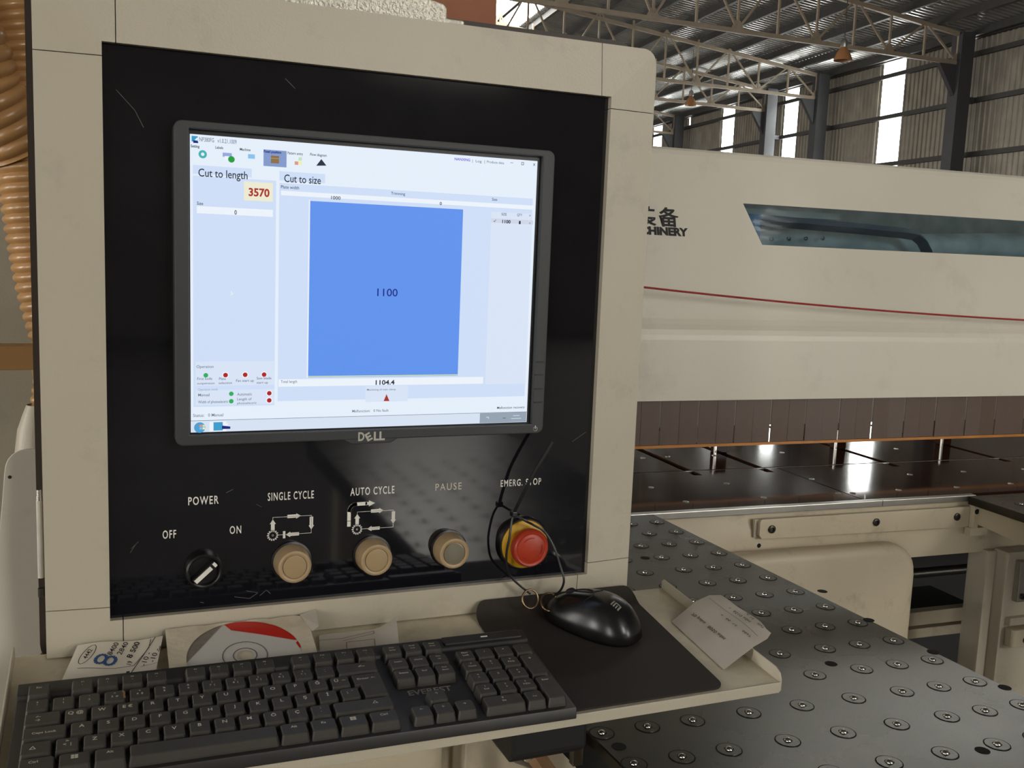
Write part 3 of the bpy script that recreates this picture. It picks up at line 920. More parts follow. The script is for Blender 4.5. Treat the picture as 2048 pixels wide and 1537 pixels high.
# red cord hanging in front of the hood
pts = []
for i in range(33):
    t = i / 32
    a = 0.352 + 2.5 * t
    q = a - 0.9386
    z = -0.0322 - 0.0772 * q + 0.0207 * q * q
    pts.append((a, 1.262, z))
solo('red_cord', G().tube(pts, 0.0026, 8), 'red_cord', (0.5, 1.262, -0.02), 'thin red cord stretched across the front of the white hood', 'cord', rot=TH, smooth=True)

# ---- ball table beside the console: rows follow the saw, sides run towards the operator
SK = -0.0637


def sk(a, b):
    """ball-table position -> saw axes"""
    return (a + SK * (b - 0.0525), b)


bt = thing('ball_table', 'dark metal air-float table set with rows of steel balls beside the console', 'table', (0.58, 0.0, FLOOR), TH)
LA, RA, B0, B1 = 0.281, 0.8895, -2.0, 0.944
cor = [sk(LA, B0), sk(RA, B0), sk(RA, B1), sk(LA, B1)]
part('table_top', G().prism(cor, 'z', -0.536, -0.52), 'ball_table', bt, bev=0.0015, seg=1)
rim = [sk(LA + 0.02, B0 + 0.02), sk(RA - 0.03, B0 + 0.02), sk(RA - 0.03, B1 - 0.02), sk(LA + 0.02, B1 - 0.02)]
part('air_chamber', G().prism(rim, 'z', -0.60, -0.536), 'machine_dark', bt)
for a, b in ((LA + 0.08, -1.7), (RA - 0.12, -1.7), (LA + 0.1, 0.6), (RA - 0.16, 0.6)):
    q = sk(a, b)
    part('leg', G().box(q[0] - 0.03, q[0] + 0.03, q[1] - 0.03, q[1] + 0.03, FLOOR, -0.6), 'cream_paint', bt, bev=0.004)
ring = mesh_of('ball_seat', G().lathe([(0.0156, 0.0), (0.0155, 0.0005), (0.0143, 0.0003)], (0, 0, 0), (0, 0, 1), 22, 1).lathe([(0.0143, 0.0003), (0.0141, 0.0007), (0.0056, 0.0007), (0.0054, -0.0005), (0, -0.0005)], (0, 0, 0), (0, 0, 1), 22, 0), ['ball_table', 'hole_black'], smooth='auto')
ball = mesh_of('steel_ball', G().lathe([(0.0046, -0.0005), (0.0047, 0.0008), (0.0038, 0.0026), (0.0021, 0.0038), (0, 0.0042)], (0, 0, 0), (0, 0, 1), 14), 'steel', smooth=True)
COLA = [0.2961, 0.3566, 0.4186, 0.4989, 0.5783, 0.6586, 0.7371, 0.7988, 0.8612]
cnt = 0
for r in range(11, -21, -1):
    b = 0.0525 + 0.0755 * r
    for c, a in enumerate(COLA):
        if r > 8 and c < 5:
            continue
        x, y = sk(a, b)
        o = inst('ball_seat', ring, bt, (x - 0.58, y, -0.52 - FLOOR))
        inst('steel_ball', ball, o)
        cnt += 1
hole = mesh_of('table_hole', G().lathe([(0, 0.0004), (0.0085, 0.0004), (0.0088, 0.0001)], (0, 0, 0), (0, 0, 1), 16), 'hole_black')
for a, b in [(0.7009, 0.1546), (0.6661, 0.661), (0.7174, -0.1054), (0.873, 0.285), (0.88, 0.152), (0.887, 0.026), (0.885, 0.42), (0.27, 0.018)]:
    inst('table_hole', hole, bt, (a - 0.58, b, -0.5199 - FLOOR)) if a > 0.3 else inst('table_hole', hole, bt, (0.302 - 0.58, 0.018, -0.5199 - FLOOR))

# ---- second table to the right of the saw bay
et = thing('side_table', 'second dark table on a cream frame joining the saw at the right', 'table', (2.1, 0.6, FLOOR), TH)
part('table_top', G().prism([(1.718, 0.945), (1.70, 0.2), (2.5, 0.2), (2.5, 0.945)], 'z', -0.541, -0.5205), 'ball_table', et, bev=0.001, seg=1)
part('side_frame', G().prism([(0.925, -0.541), (0.925, -0.59), (0.2, -0.64), (0.2, -0.541)], 'x', 1.735, 1.765), 'cream_paint_worn', et, bev=0.002)
part('frame_corner', G().box(1.722, 1.738, 0.925, 0.944, -0.60, -0.541), 'cream_paint_worn', et, bev=0.002)
part('corner_hole', G().lathe([(0, 0), (0.007, 0), (0.007, 0.0006), (0, 0.0006)], (1.7295, 0.9249, -0.556), (0, -1, 0), 12), 'hole_black', et)
part('frame_bracket', G().box(1.72, 1.775, 0.93, 0.95, -0.62, -0.6), 'cream_paint_worn', et)
part('leg', G().box(2.2, 2.26, 0.3, 0.36, FLOOR, -0.541), 'cream_paint', et)
for a, b in ((1.79, 0.85), (1.87, 0.85), (1.95, 0.85), (1.79, 0.78), (1.87, 0.78)):
    o = inst('ball_seat', ring, et, (a - 2.1, b - 0.6, -0.5205 - FLOOR))
    inst('steel_ball', ball, o)

# ================================================================ THE CONSOLE
con = thing('control_console', 'cream-framed black control console with push buttons and built-in monitor', 'control panel', (0.0, 0.06, FLOOR))
OX0, OX1, OZ0, OZ1 = -0.2940, 0.3052, -0.3412, 0.2600
IX0, IX1, IZ0, IZ1 = -0.2402, 0.2510, -0.3095, 0.2065


def fy(x, z):
    d = max(IX0 - x, x - IX1, IZ0 - z, z - IZ1, 0.0)
    return 0.0055 + 0.005 * min(1.0, d / 0.054)


def frame_piece(name, polys):
    g = G()
    for poly in polys:
        n = len(poly)
        vs = [(p[0], fy(*p), p[1]) for p in poly] + [(p[0], 0.033, p[1]) for p in poly]
        g.add(vs, [tuple(range(n)), tuple(range(n, 2 * n))] + [(i, (i + 1) % n, n + (i + 1) % n, n + i) for i in range(n)])
    return part(name, g, 'cream_paint', con)


e = 0.0004
R_ = 0.016
sl, sr_ = -0.229, 0.2395          # vertical joints
st, sbm = 0.1945, -0.2965         # horizontal joints
frame_piece('frame_corner', [[(OX0 + 0.004, OZ1 - 0.004), (OX0 + 0.012, OZ1), (sl - e, OZ1), (sl - e, IZ1), (IX0, IZ1)], [(OX0 + 0.004, OZ1 - 0.004), (IX0, IZ1), (IX0, st + e), (OX0, st + e), (OX0, OZ1 - 0.012)]])
ca = arc(OX1 - R_, OZ1 - R_, R_, 45, 90, 5)
cb = arc(OX1 - R_, OZ1 - R_, R_, 0, 45, 5)
frame_piece('frame_corner', [[(IX1, IZ1)] + ca + [(sr_ + e, OZ1), (sr_ + e, IZ1)], [(IX1, IZ1), (IX1, st + e), (OX1, st + e)] + cb])
frame_piece('frame_corner', [[(IX0, IZ0), (sl - e, IZ0), (sl - e, OZ0), (OX0, OZ0)], [(IX0, IZ0), (OX0, OZ0), (OX0, sbm - e), (IX0, sbm - e)]])
frame_piece('frame_corner', [[(IX1, IZ0), (sr_ + e, IZ0), (sr_ + e, OZ0), (OX1, OZ0)], [(IX1, IZ0), (OX1, OZ0), (OX1, sbm - e), (IX1, sbm - e)]])
frame_piece('frame_rail', [[(sl + e, IZ1), (sr_ - e, IZ1), (sr_ - e, OZ1), (sl + e, OZ1)]])
frame_piece('frame_rail', [[(sl + e, IZ0), (sr_ - e, IZ0), (sr_ - e, OZ0), (sl + e, OZ0)]])
frame_piece('frame_rail', [[(OX0, st - e), (IX0, st - e), (IX0, sbm + e), (OX0, sbm + e)]])
frame_piece('frame_rail', [[(OX1, st - e), (IX1, st - e), (IX1, sbm + e), (OX1, sbm + e)]])
part('housing', G().prism(rrect(-0.3005, 0.292, -0.358, 0.2695, 0.022, 6), 'y', 0.0332, 0.13), 'dark_housing', con, smooth='auto')
panel = part('front_panel', G().box(-0.2412, 0.2522, 0.0125, 0.0325, -0.3112, 0.2082), 'black_glass', con)
PYF = 0.0123                      # lettering plane on the black panel
X_, Z_ = (1, 0, 0), (0, 0, 1)


def mm(x, z):
    return (x / 1000, PYF, z / 1000)


for s_, x0, x1, z, h in (('POWER', -170.7, -143.1, -202.2, 7.6), ('OFF', -193.6, -181.6, -233.0, 7.6), ('ON', -132.9, -122.1, -233.0, 7.4),
                         ('SINGLE CYCLE', -97.2, -52.6, -202.4, 7.6), ('AUTO CYCLE', -16.1, 29.4, -202.2, 7.6), ('EMERG. STOP', 145.8, 193.0, -202.2, 7.0)):
    part('lettering', G().text(s_, mm((x0 + x1) / 2, z), X_, Z_, h / 1000, (x1 - x0) / 1000, weight=0.45, gap=1.22), 'white_print', panel)
part('lettering', G().text('PAUSE', mm(87.5, -202.3), X_, Z_, 0.0072, 0.0286, weight=0.1, gap=1.25), 'faded_print', panel)


def arrow(g, x, z, dx, dz, L, w, hw, hl, c):
    """block arrow centred at x, z (mm)"""
    nx, nz = -dz, dx
    pts = [(-L / 2, -w / 2), (L / 2 - hl, -w / 2), (L / 2 - hl, -hw / 2), (L / 2, 0), (L / 2 - hl, hw / 2), (L / 2 - hl, w / 2), (-L / 2, w / 2)]
    q = [((x + p[0] * dx + p[1] * nx) / 1000, (z + p[0] * dz + p[1] * nz) / 1000) for p in pts]
    g.place(q, [tuple(range(7))], (0, PYF, 0), X_, Z_)


def gear(g, x, z, r):
    for k in range(14):
        t = 2 * math.pi * k / 14
        c_, s2 = math.cos(t), math.sin(t)
        g.stroke([((x + c_ * r * 0.85) / 1000, (z + s2 * r * 0.85) / 1000), ((x + c_ * r * 1.12) / 1000, (z + s2 * r * 1.12) / 1000)], 0.0011, (0, PYF, 0), X_, Z_)
    g.stroke([((x + r * math.cos(t)) / 1000, (z + r * math.sin(t)) / 1000) for t in [2 * math.pi * k / 24 for k in range(25)]], 0.0003, (0, PYF, 0), X_, Z_)
    g.stroke([((x + 0.8 * math.cos(t)) / 1000, (z + 0.8 * math.sin(t)) / 1000) for t in [2 * math.pi * k / 10 for k in range(11)]], 0.0003, (0, PYF, 0), X_, Z_)


for cx, big in ((-92.2, False), (-8.6, True)):
    g = G()
    w_ = 37.5
    gear(g, cx, -241.2, 4.6)
    ln = lambda *p: g.stroke([(a / 1000, b / 1000) for a, b in p], 0.0004, (0, PYF, 0), X_, Z_)
    ln((cx, -228), (cx, -223.2), (cx + w_, -223.6))
    ln((cx + w_, -223.6), (cx + w_, -241.4), (cx + 5.4, -241.2))
    arrow(g, cx, -231.0, 0, 1, 11.5, 3.6, 6.0, 4.6, 0)
    arrow(g, cx + 20.5, -223.2, 1, 0, 13, 3.4, 5.4, 4.4, 0)
    arrow(g, cx + w_, -231.5, 0, -1, 13, 3.4, 5.4, 4.4, 0)
    arrow(g, cx + (19 if not big else 17), -241.4, -1, 0, 13, 3.2, 5.4, 4.4, 0)
    if not big:
        g.stroke([((cx + 11) / 1000, -0.2385), ((cx + 11) / 1000, -0.2441)], 0.0024, (0, PYF, 0), X_, Z_)
    else:
        bx = -17.0
        g.stroke([(bx / 1000, -0.2365), (bx / 1000, -0.2335)], 0.0036, (0, PYF, 0), X_, Z_)
        g.stroke([(bx / 1000, -0.2305), (bx / 1000, -0.2215)] + [((bx + 7 - 7 * math.cos(t)) / 1000, (-222 + 7 * math.sin(t)) / 1000) for t in (0.2, 0.5, 0.8, 1.1, 1.35, 1.55)] + [((bx + 17) / 1000, -0.215)], 0.0036, (0, PYF, 0), X_, Z_)
        arrow(g, bx + 21.5, -215.0, 1, 0, 10, 3.0, 6.2, 6.5, 0)
    part('cycle_symbol', g, 'white_print', panel)
# handling scratches on the black panel
g = G()
for pts in ([(-229, 168), (-214, 152)], [(-214, 152), (-207, 138)], [(-84, 222 - 30), (-75, 184)], [(-221, -244), (-215, -238)], [(-222, -248), (-217, -240)], [(-128, -300), (-114, -303), (-106, -298), (-117, -295)],
            [(-104, -301), (-98, -296), (-94, -300)], [(-136, -196), (-130, -193)], [(-108, -209), (-103, -212)], [(-160, -302), (-157, -303)], [(228, -160), (244, -150)]):
    g.stroke([(a / 1000, b / 1000) for a, b in pts], 0.0005, (0, PYF, 0), X_, Z_)
part('scratch_mark', g, 'scratch', panel)

BZ = -0.2686
YP = 0.0125
for bx, face in ((-0.0740, 'beige_lens'), (0.0072, 'beige_lens'), (0.0894, 'grey_lens')):
    b = part('push_button', G().lathe([(0.0178, 0.0), (0.0178, 0.004), (0.0170, 0.009), (0.0166, 0.0175), (0.0158, 0.0198), (0.0140, 0.0206), (0.0122, 0.0200), (0.0116, 0.0188), (0, 0.0188)], (bx, YP, BZ), (0, -1, 0), 36), 'beige_rubber', con, smooth='auto',
             label='beige rubber-capped push button' if face == 'beige_lens' else 'beige push button with greyed lens')
    part('button_lens', G().lathe([(0.0112, 0.0189), (0.0112, 0.0196), (0.0095, 0.0200), (0, 0.0194)], (bx, YP, BZ), (0, -1, 0), 32), face, b, smooth='auto')
    part('button_ring', G().lathe([(0.0198, 0.0), (0.0198, 0.0018), (0.0180, 0.0024), (0.0178, 0.0)], (bx, YP, BZ), (0, -1, 0), 32), 'black_plastic', b, smooth='auto')
# power selector
kx = -0.1572
k_ = part('power_switch', G().lathe([(0.0172, 0.0), (0.0172, 0.006), (0.0165, 0.0100), (0.0150, 0.0112), (0.0138, 0.0106), (0.0134, 0.0050), (0, 0.0050)], (kx, YP, BZ), (0, -1, 0), 36), 'black_plastic', con, smooth='auto')
d_, n_ = Vector((math.cos(math.radians(42)), 0, math.sin(math.radians(42)))), Vector((-math.sin(math.radians(42)), 0, math.cos(math.radians(42))))


def bar_box(g, u0, u1, w, y0, y1, m=0):
    o = Vector((kx, 0, BZ))
    vs = [o + d_ * u + n_ * s2 * w / 2 + Vector((0, y, 0)) for y in (y0, y1) for u, s2 in ((u0, -1), (u1, -1), (u1, 1), (u0, 1))]
    return g.add(vs, [(0, 1, 2, 3), (4, 5, 6, 7), (0, 1, 5, 4), (1, 2, 6, 5), (2, 3, 7, 6), (3, 0, 4, 7)], m)


part('switch_lever', bar_box(G(), -0.0125, 0.0132, 0.0062, YP - 0.017, YP - 0.004), 'black_plastic', k_, bev=0.0008)
part('lever_mark', bar_box(G(), -0.0115, 0.0078, 0.0040, YP - 0.0176, YP - 0.0169), 'white_print', k_)
part('lever_mark', bar_box(G(), 0.0105, 0.0134, 0.0044, YP - 0.0176, YP - 0.0160), 'white_print', k_)
# emergency stop
ex = 0.1732
es = part('emergency_stop', G().lathe([(0.0292, 0.0), (0.0292, 0.004), (0.0275, 0.0065), (0, 0.0065)], (ex, YP, BZ), (0, -1, 0), 40), 'black_plastic', con, smooth='auto', label='emergency stop with red mushroom head on a yellow collar')
part('yellow_collar', G().lathe([(0.0262, 0.0066), (0.0262, 0.0084), (0.0250, 0.0094), (0.0135, 0.0094), (0.0130, 0.0150), (0, 0.0150)], (ex, YP, BZ), (0, -1, 0), 40), 'yellow_plastic', es, smooth='auto')
part('mushroom_head', G().lathe([(0.0125, 0.0125), (0.0178, 0.0140), (0.0200, 0.0165), (0.0207, 0.0215), (0.0202, 0.0250), (0.0182, 0.0272), (0.0168, 0.0270), (0.0158, 0.0262), (0.0142, 0.0270), (0, 0.0276)], (ex, YP, BZ), (0, -1, 0), 48), 'red_plastic', es, smooth='auto')
g = G()
for k in range(3):
    a0 = 200 + 120 * k
    pts = [(0.0122 * math.cos(math.radians(a0 + q)), 0.0122 * math.sin(math.radians(a0 + q))) for q in range(0, 61, 12)]
    g.stroke(pts, 0.0010, (ex, YP - 0.0277, BZ), X_, Z_)
part('twist_arrows', g, 'disc_red', es)
# carrying bracket on top
mb = part('top_bracket', G().prism([(-0.12, 0.2605), (0.091, 0.2605), (0.0915, 0.2645), (0.090, 0.2662), (0.073, 0.2662), (0.0725, 0.276), (0.069, 0.2795), (0.03, 0.286), (0.026, 0.2905), (-0.12, 0.2905)], 'y', 0.02, 0.12), 'hammered_silver', con, bev=0.0012)
part('bracket_tube', G().box(-0.10, 0.01, 0.03, 0.11, 0.2905, 0.42), 'hammered_silver', con, bev=0.004)
# what carries the console: two arms down to the machine body
part('console_arm', G().box(-0.20, -0.10, 0.131, 0.20, -0.618, 0.1), 'cream_paint_worn', con, bev=0.004)
part('console_arm', G().box(0.10, 0.20, 0.131, 0.18, -0.618, 0.1), 'cream_paint_worn', con, bev=0.004)

# ---------------------------------------------------------------- monitor
mon = thing('monitor', 'black flat monitor showing a cutting program, set into the console', 'monitor', (0.0, 0.0, -0.15))
XO0, XO1, ZO0, ZO1 = -0.1830, 0.1848, -0.1460, 0.1455
outer = rrect(XO0, XO1, ZO0, ZO1, 0.007, 4)
inner = rrect(-0.1702, 0.1712, -0.1358, 0.1386, 0.0004, 4)
bez = part('bezel', G().ring(outer, inner, 'y', -0.0045, 0.0128), 'bezel_plastic', mon, bev=0.0012)
part('bezel_tab', G().prism([(-0.0268, -0.1445), (-0.0268, -0.1464), (-0.0198, -0.1502), (0.0200, -0.1502), (0.0260, -0.1464), (0.0260, -0.1445)], 'y', -0.0043, 0.0128), 'bezel_plastic', mon, bev=0.001)
part('inner_lip', G().ring(rrect(-0.1701, 0.1711, -0.1357, 0.1385, 0.0004, 4), rrect(-0.1691, 0.1679, -0.1345, 0.1345, 0.0003, 4), 'y', 0.0004, 0.0012), 'bezel_inner', mon)
part('back_cover', G().box(-0.175, 0.177, 0.0128, 0.0129, -0.14, 0.14), 'bezel_inner', mon)
part('maker_logo', G().text('D', (-0.0103, -0.00465, -0.1428), X_, Z_, 0.0080, 0.0062, weight=1.2).text('E', (-0.0030, -0.00465, -0.1432), (0.87, 0, 0.45), (-0.45, 0, 0.87), 0.0074, 0.0058, weight=1.2)
     .text('LL', (0.0078, -0.00465, -0.1428), X_, Z_, 0.0080, 0.0112, weight=1.2), 'chrome_print', bez)
g = G()
g.stroke([(0.1757 + 0.0022 * math.sin(t), -0.1411 + 0.0022 * math.cos(t)) for t in [0.6 + (2 * math.pi - 1.2) * k / 16 for k in range(17)]], 0.0007, (0, -0.0047, 0), X_, Z_)
g.stroke([(0.1757, -0.1409), (0.1757, -0.1378)], 0.0007, (0, -0.0047, 0), X_, Z_)
part('power_symbol', g, 'white_print', bez)
for z in (-0.0702, -0.0839, -0.0986, -0.1129):
    part('menu_button', G().box(0.1732, 0.1818, -0.0052, -0.0043, z - 0.0006, z + 0.0006), 'bezel_inner', bez)
names = list(UI_COL)
scr_m = ['screen_' + n for n in names]
screen = part('screen', G().box(-0.1694, 0.1682, 0.0014, 0.0060, -0.1348, 0.1348, names.index('win')), scr_m, mon)
g = G()
lay = 0.0012
for i, (x0, z0, x1, z1, c) in enumerate(UI_RECTS[1:]):
    y = lay - 0.00002 * i
    g.add([(x0 / 1000, y, z0 / 1000), (x1 / 1000, y, z0 / 1000), (x1 / 1000, y, z1 / 1000), (x0 / 1000, y, z1 / 1000)], [(0, 1, 2, 3)], names.index(c))
y = lay - 0.00002 * 40
for i, (x, z, r, c) in enumerate(UI_DISCS):
    g.add([(x / 1000 + r / 1000 * math.cos(2 * math.pi * k / 20), y - 0.00002 * i, z / 1000 + r / 1000 * math.sin(2 * math.pi * k / 20)) for k in range(20)], [tuple(range(20))], names.index(c))
for tri, c in ((UI_WARN, 'darkred'), (UI_SAW, 'ink')):
    g.add([(p[0] / 1000, y - 0.0004, p[1] / 1000) for p in tri], [(0, 1, 2)], names.index(c))
for (x, z, w_, h_, c) in ((-164.2, 127.6, 4.2, 1.6, 'navy'), (-137.7, -130.8, 7.5, 2.2, 'navy')):
    g.add([(p[0] / 1000, y - 0.0004, p[1] / 1000) for p in ((x - w_ / 2, z - h_ / 2), (x + w_ / 2, z - h_ / 2), (x + w_ / 2, z + h_ / 2), (x - w_ / 2, z + h_))], [(0, 1, 2, 3)], names.index(c))
    g.add([(p[0] / 1000, y - 0.0004, p[1] / 1000) for p in ((x - 1, z + h_), (x + 1.4, z + h_), (x + 1.9, z + h_ + 2.2), (x + 0.9, z + h_ + 2.2))], [(0, 1, 2, 3)], names.index('field'))
ys = y - 0.0003
for (x, z), cs in (((-159.0, -129.5), ('salmon', 'palegreen', 'lightblue', 'paleyellow')),):
    for k, c in enumerate(cs):
        dx, dz = (-1.3, 1.3, -1.3, 1.3)[k], (1.2, 1.2, -1.2, -1.2)[k]
        g.add([((x + dx + a) / 1000, ys - 0.0002, (z + dz + b) / 1000) for a, b in ((-1.1, -1), (1.1, -1), (1.1, 1), (-1.1, 1))], [(0, 1, 2, 3)], names.index(c))
g.stroke([(-0.1274, 0.1148 - 0.0002), (-0.1264, 0.1138), (-0.1246, 0.1160)], 0.0006, (-0.0005, ys - 0.0003, 0.0018), X_, Z_, names.index('field'))
pz = lambda pts, c: g.stroke([(a / 1000, b / 1000) for a, b in pts], 0.00045, (0, ys, 0), X_, Z_, names.index(c))
pz([(137.9, 130.8), (140.8, 130.8)], 'grey')
pz([(150.1, 129.6), (152.3, 129.6), (152.3, 132.0), (150.1, 132.0), (150.1, 129.6)], 'ink')
pz([(163.0, 129.6), (164.8, 131.8)], 'ink')
pz([(164.8, 129.6), (163.0, 131.8)], 'ink')
pz([(122.2, 72.3), (123.0, 71.4), (124.5, 73.6)], 'ink')
pz([(-169, -123.4), (168, -123.4)], 'grey')
pz([(121.8, -128.0), (124.5, -128.0), (124.5, -129.8)], 'field')
pz([(140.6, -129.5), (143.4, -129.5)], 'ink')
pz([(152, -127.2), (159, -127.2)], 'win')
pz([(150, -130.2), (161, -130.2)], 'win')
pz([(-133.6, -4.0), (-133.6, -7.2), (-131.6, -6.0), (-133.6, -4.0)], 'field')
for (s_, x0, x1, z, h, c, wt) in UI_TEXT:
    g.text(s_, ((x0 + x1) / 2000, ys - 0.0001, z / 1000), X_, Z_, h / 1000 * 0.95, (x1 - x0) / 1000, weight=wt + 0.2, m=names.index(c))
part('screen_image', g, scr_m, screen, label='cutting program picture: blue sheet marked 1100')

# ================================================================ KEYBOARD TRAY AND WHAT LIES ON IT
TS = 0.087


def tz(y, h=0.0):
    return -0.3435 + TS * y + h


tray = thing('keyboard_tray', 'cream metal keyboard tray fixed below the console', 'tray', (0.02, -0.09, -0.372))
g = G().prism([(-0.2022, tz(-0.2022)), (0.0225, tz(0.0225)), (0.0225, tz(0.0225) - 0.0018), (-0.2022, tz(-0.2022) - 0.0018)], 'x', -0.3205, 0.3585)
part('tray_floor', g, 'tray_paint', tray)
zf = tz(-0.2022)
part('front_flange', G().prism([(-0.3225, zf - 0.0090), (0.3560, zf - 0.0090), (0.3585, zf - 0.0065), (0.3585, zf + 0.0008), (0.3570, zf + 0.0016), (-0.3225, zf + 0.0012)], 'y', -0.2040, -0.2022), 'cream_paint', tray, bev=0.0005)
lip = [(0.0225, tz(0.0225)), (0.0225, tz(0.0225, 0.0085)), (0.019, tz(0.019, 0.0118)), (-0.192, tz(-0.192, 0.0118)), (-0.1995, tz(-0.1995, 0.009)), (-0.2020, tz(-0.2020, 0.003)), (-0.2020, tz(-0.2020, -0.006)), (0.0225, tz(0.0225, -0.006))]
part('side_lip', G().prism(lip, 'x', 0.3586, 0.3602), 'cream_paint', tray, bev=0.0005)
part('side_lip', G().prism(lip, 'x', -0.3222, -0.3206), 'cream_paint', tray, bev=0.0005)
part('tray_bracket', G().prism([(-0.03, -0.4975), (-0.04, -0.488), (-0.04, -0.3490), (0.021, -0.3437), (0.022, -0.3600), (0.09, -0.3600), (0.09, -0.4975)], 'x', 0.150, 0.2375), 'black_matte', tray, bev=0.004)
part('tray_bracket', G().prism([(-0.03, -0.4975), (-0.04, -0.488), (-0.04, -0.3490), (0.021, -0.3437), (0.022, -0.3600), (0.09, -0.3600), (0.09, -0.4975)], 'x', -0.26, -0.18), 'black_matte', tray, bev=0.004)
chan = thing('clear_channel', 'clear plastic channel with wood chips stuck in it, hanging under the tray', 'plastic strip', (0.246, 0.0, -0.53))
part('channel_shell', G().ring([(0.2400, -0.005), (0.2520, -0.005), (0.2520, 0.005), (0.2400, 0.005)], [(0.2408, -0.0042), (0.2512, -0.0042), (0.2512, 0.0042), (0.2408, 0.0042)], 'z', -0.53, -0.3475), 'clear_channel', chan)
random.seed(3)
g = G()
for k in range(40):
    z = random.uniform(-0.525, -0.37)
    x = random.uniform(0.2425, 0.2495)
    g.box(x - 0.0012, x + 0.0012, -0.003, 0.003, z - random.uniform(0.001, 0.004), z + random.uniform(0.001, 0.004))
part('wood_chips', g, 'wood', chan, kind='stuff')
solo('wooden_strip', G().beam((0.205, 0.02, -0.524), (0.29, -0.10, -0.66), 0.02, 0.012), 'wood', (0.25, -0.04, -0.59), 'rough wooden strip leaning under the keyboard tray', 'wood strip', bev=0.001)
cab = thing('machine_cabinet', 'cream sheet-metal machine cabinet below the keyboard tray', 'cabinet', (-0.1, 0.3, FLOOR))
part('cabinet_door', G().box(-0.298, 0.121, 0.10, 0.12, FLOOR + 0.05, -0.42), 'cream_paint_worn', cab, bev=0.003)
part('cabinet_door', G().prism([(0.149, FLOOR + 0.05), (0.262, FLOOR + 0.05), (0.262, -0.60), (0.215, -0.575), (0.19, -0.55), (0.168, -0.5), (0.149, -0.46)], 'y', 0.10, 0.12), 'cream_paint_worn', cab, bev=0.003)
part('cabinet_body', G().box(-0.298, 0.262, 0.125, 0.62, FLOOR, -0.62), 'machine_dark', cab)

# ---------------------------------------------------------------- keyboard
KU = Vector((0.9999, -0.0128, -0.0035)).normalized()
KV = Vector((-0.0127, -0.9905, -0.1366)).normalized()
KN = KU.cross(-KV).normalized()
KO = Vector((-0.3047, -0.1044, -0.3273))
KH = 0.024
kb = bpy.data.objects.new('keyboard', None)
COL.objects.link(kb)
org = KO - KN * KH + Vector((0, 0, Z0))
Y_ = -KV
kb.matrix_world = Matrix(((KU.x, Y_.x, KN.x, org.x), (KU.y, Y_.y, KN.y, org.y), (KU.z, Y_.z, KN.z, org.z), (0, 0, 0, 1)))
BASE[kb] = Vector((0, 0, 0))
tags(kb, 'dusty black full-size computer keyboard lying on the cream tray', 'keyboard')
U = 0.01905
bt_ = KH - 0.0088
g = G().prism([(0.0330, 0.0030), (0.0335, bt_ + 0.003), (0.0315, bt_ + 0.0045), (0.016, bt_ + 0.0035), (0.0135, bt_), (-0.0965, bt_), (-0.0995, bt_ + 0.0005), (-0.1022, 0.0056), (-0.0990, 0.0052), (0.02, 0.0030)], 'x', -0.0072, 23.2 * U)
kbody = part('keyboard_body', g, 'keyboard_body', kb, bev=0.0018, smooth='auto')
part('status_strip', G().box(18.75 * U, 22.9 * U, 0.0175, 0.0305, bt_ + 0.003, bt_ + 0.0062), 'keyboard_body', kb, bev=0.0014)
part('status_light', G().box(20.75 * U, 21.1 * U, 0.0225, 0.0240, bt_ + 0.0060, bt_ + 0.0066), 'white_print', kb)
part('rear_foot', G().box(0.02, 0.05, 0.01, 0.02, -0.0016, 0.0045), 'black_plastic', kb)
part('rear_foot', G().box(0.38, 0.41, 0.01, 0.02, 0.0008, 0.0045), 'black_plastic', kb)
part('maker_logo', G().text('EVEREST', (17.0 * U, -2.42 * U, bt_ + 0.0004), (1, 0.0, 0), (0, 1, 0), 0.0072, 2.08 * U, weight=0.8), 'legend_grey', kb)

_keys = {}


def key_mesh(w, d):
    if (w, d) not in _keys:
        g = G()
        hw, hd = (w * U - 0.0012) / 2, (d * U - 0.0012) / 2
        rings = [(hw, hd, 0.0, -0.0095), (hw - 0.0004, hd - 0.0004, 0.0, -0.0065), (hw - 0.0013, hd - 0.0014, 0.0005, -0.0006), (hw - 0.0020, hd - 0.0021, 0.0006, 0.0)]
        vs = []
        for a, b, s_, z in rings:
            for px, py in rrect(-a, a, -b + s_, b + s_, 0.0012, 1):
                vs.append((px, py, z))
        n = 8
        fs = [(i * n + j, i * n + (j + 1) % n, (i + 1) * n + (j + 1) % n, (i + 1) * n + j) for i in range(3) for j in range(n)] + [tuple(range(3 * n, 4 * n))]
        g.add(vs, fs)
        _keys[(w, d)] = mesh_of('key', g, 'keycap')
    return _keys[(w, d)]


def key(u0, row, w, legend=None, d=1.0, h=0.0037, pos=(0, 0.0024), wmax=None, low=None, me=None):
    """u0: left edge in key widths, row: top edge in rows"""
    dz = -0.0006 if row > 3.9 and d == 1.0 else 0.0
    o = inst('key', me or key_mesh(w, d), kb, ((u0 + w / 2) * U, -(row + d / 2) * U, KH + dz))
    if legend:
        g = G()
        lines = legend.split('\n')
        for i, s_ in enumerate(lines):
            hh = h if len(lines) == 1 else h * 0.8
            yy = pos[1] if len(lines) == 1 else pos[1] + 0.0016 - 0.0042 * i
            g.text(s_, (pos[0], yy, 0.00012), (1, 0, 0), (0, 1, 0), hh, wmax, weight=0.6)
        lg = bpy.data.objects.new('legend', mesh_of('legend', g, 'legend'))
        COL.objects.link(lg)
        lg.parent = o
    return o


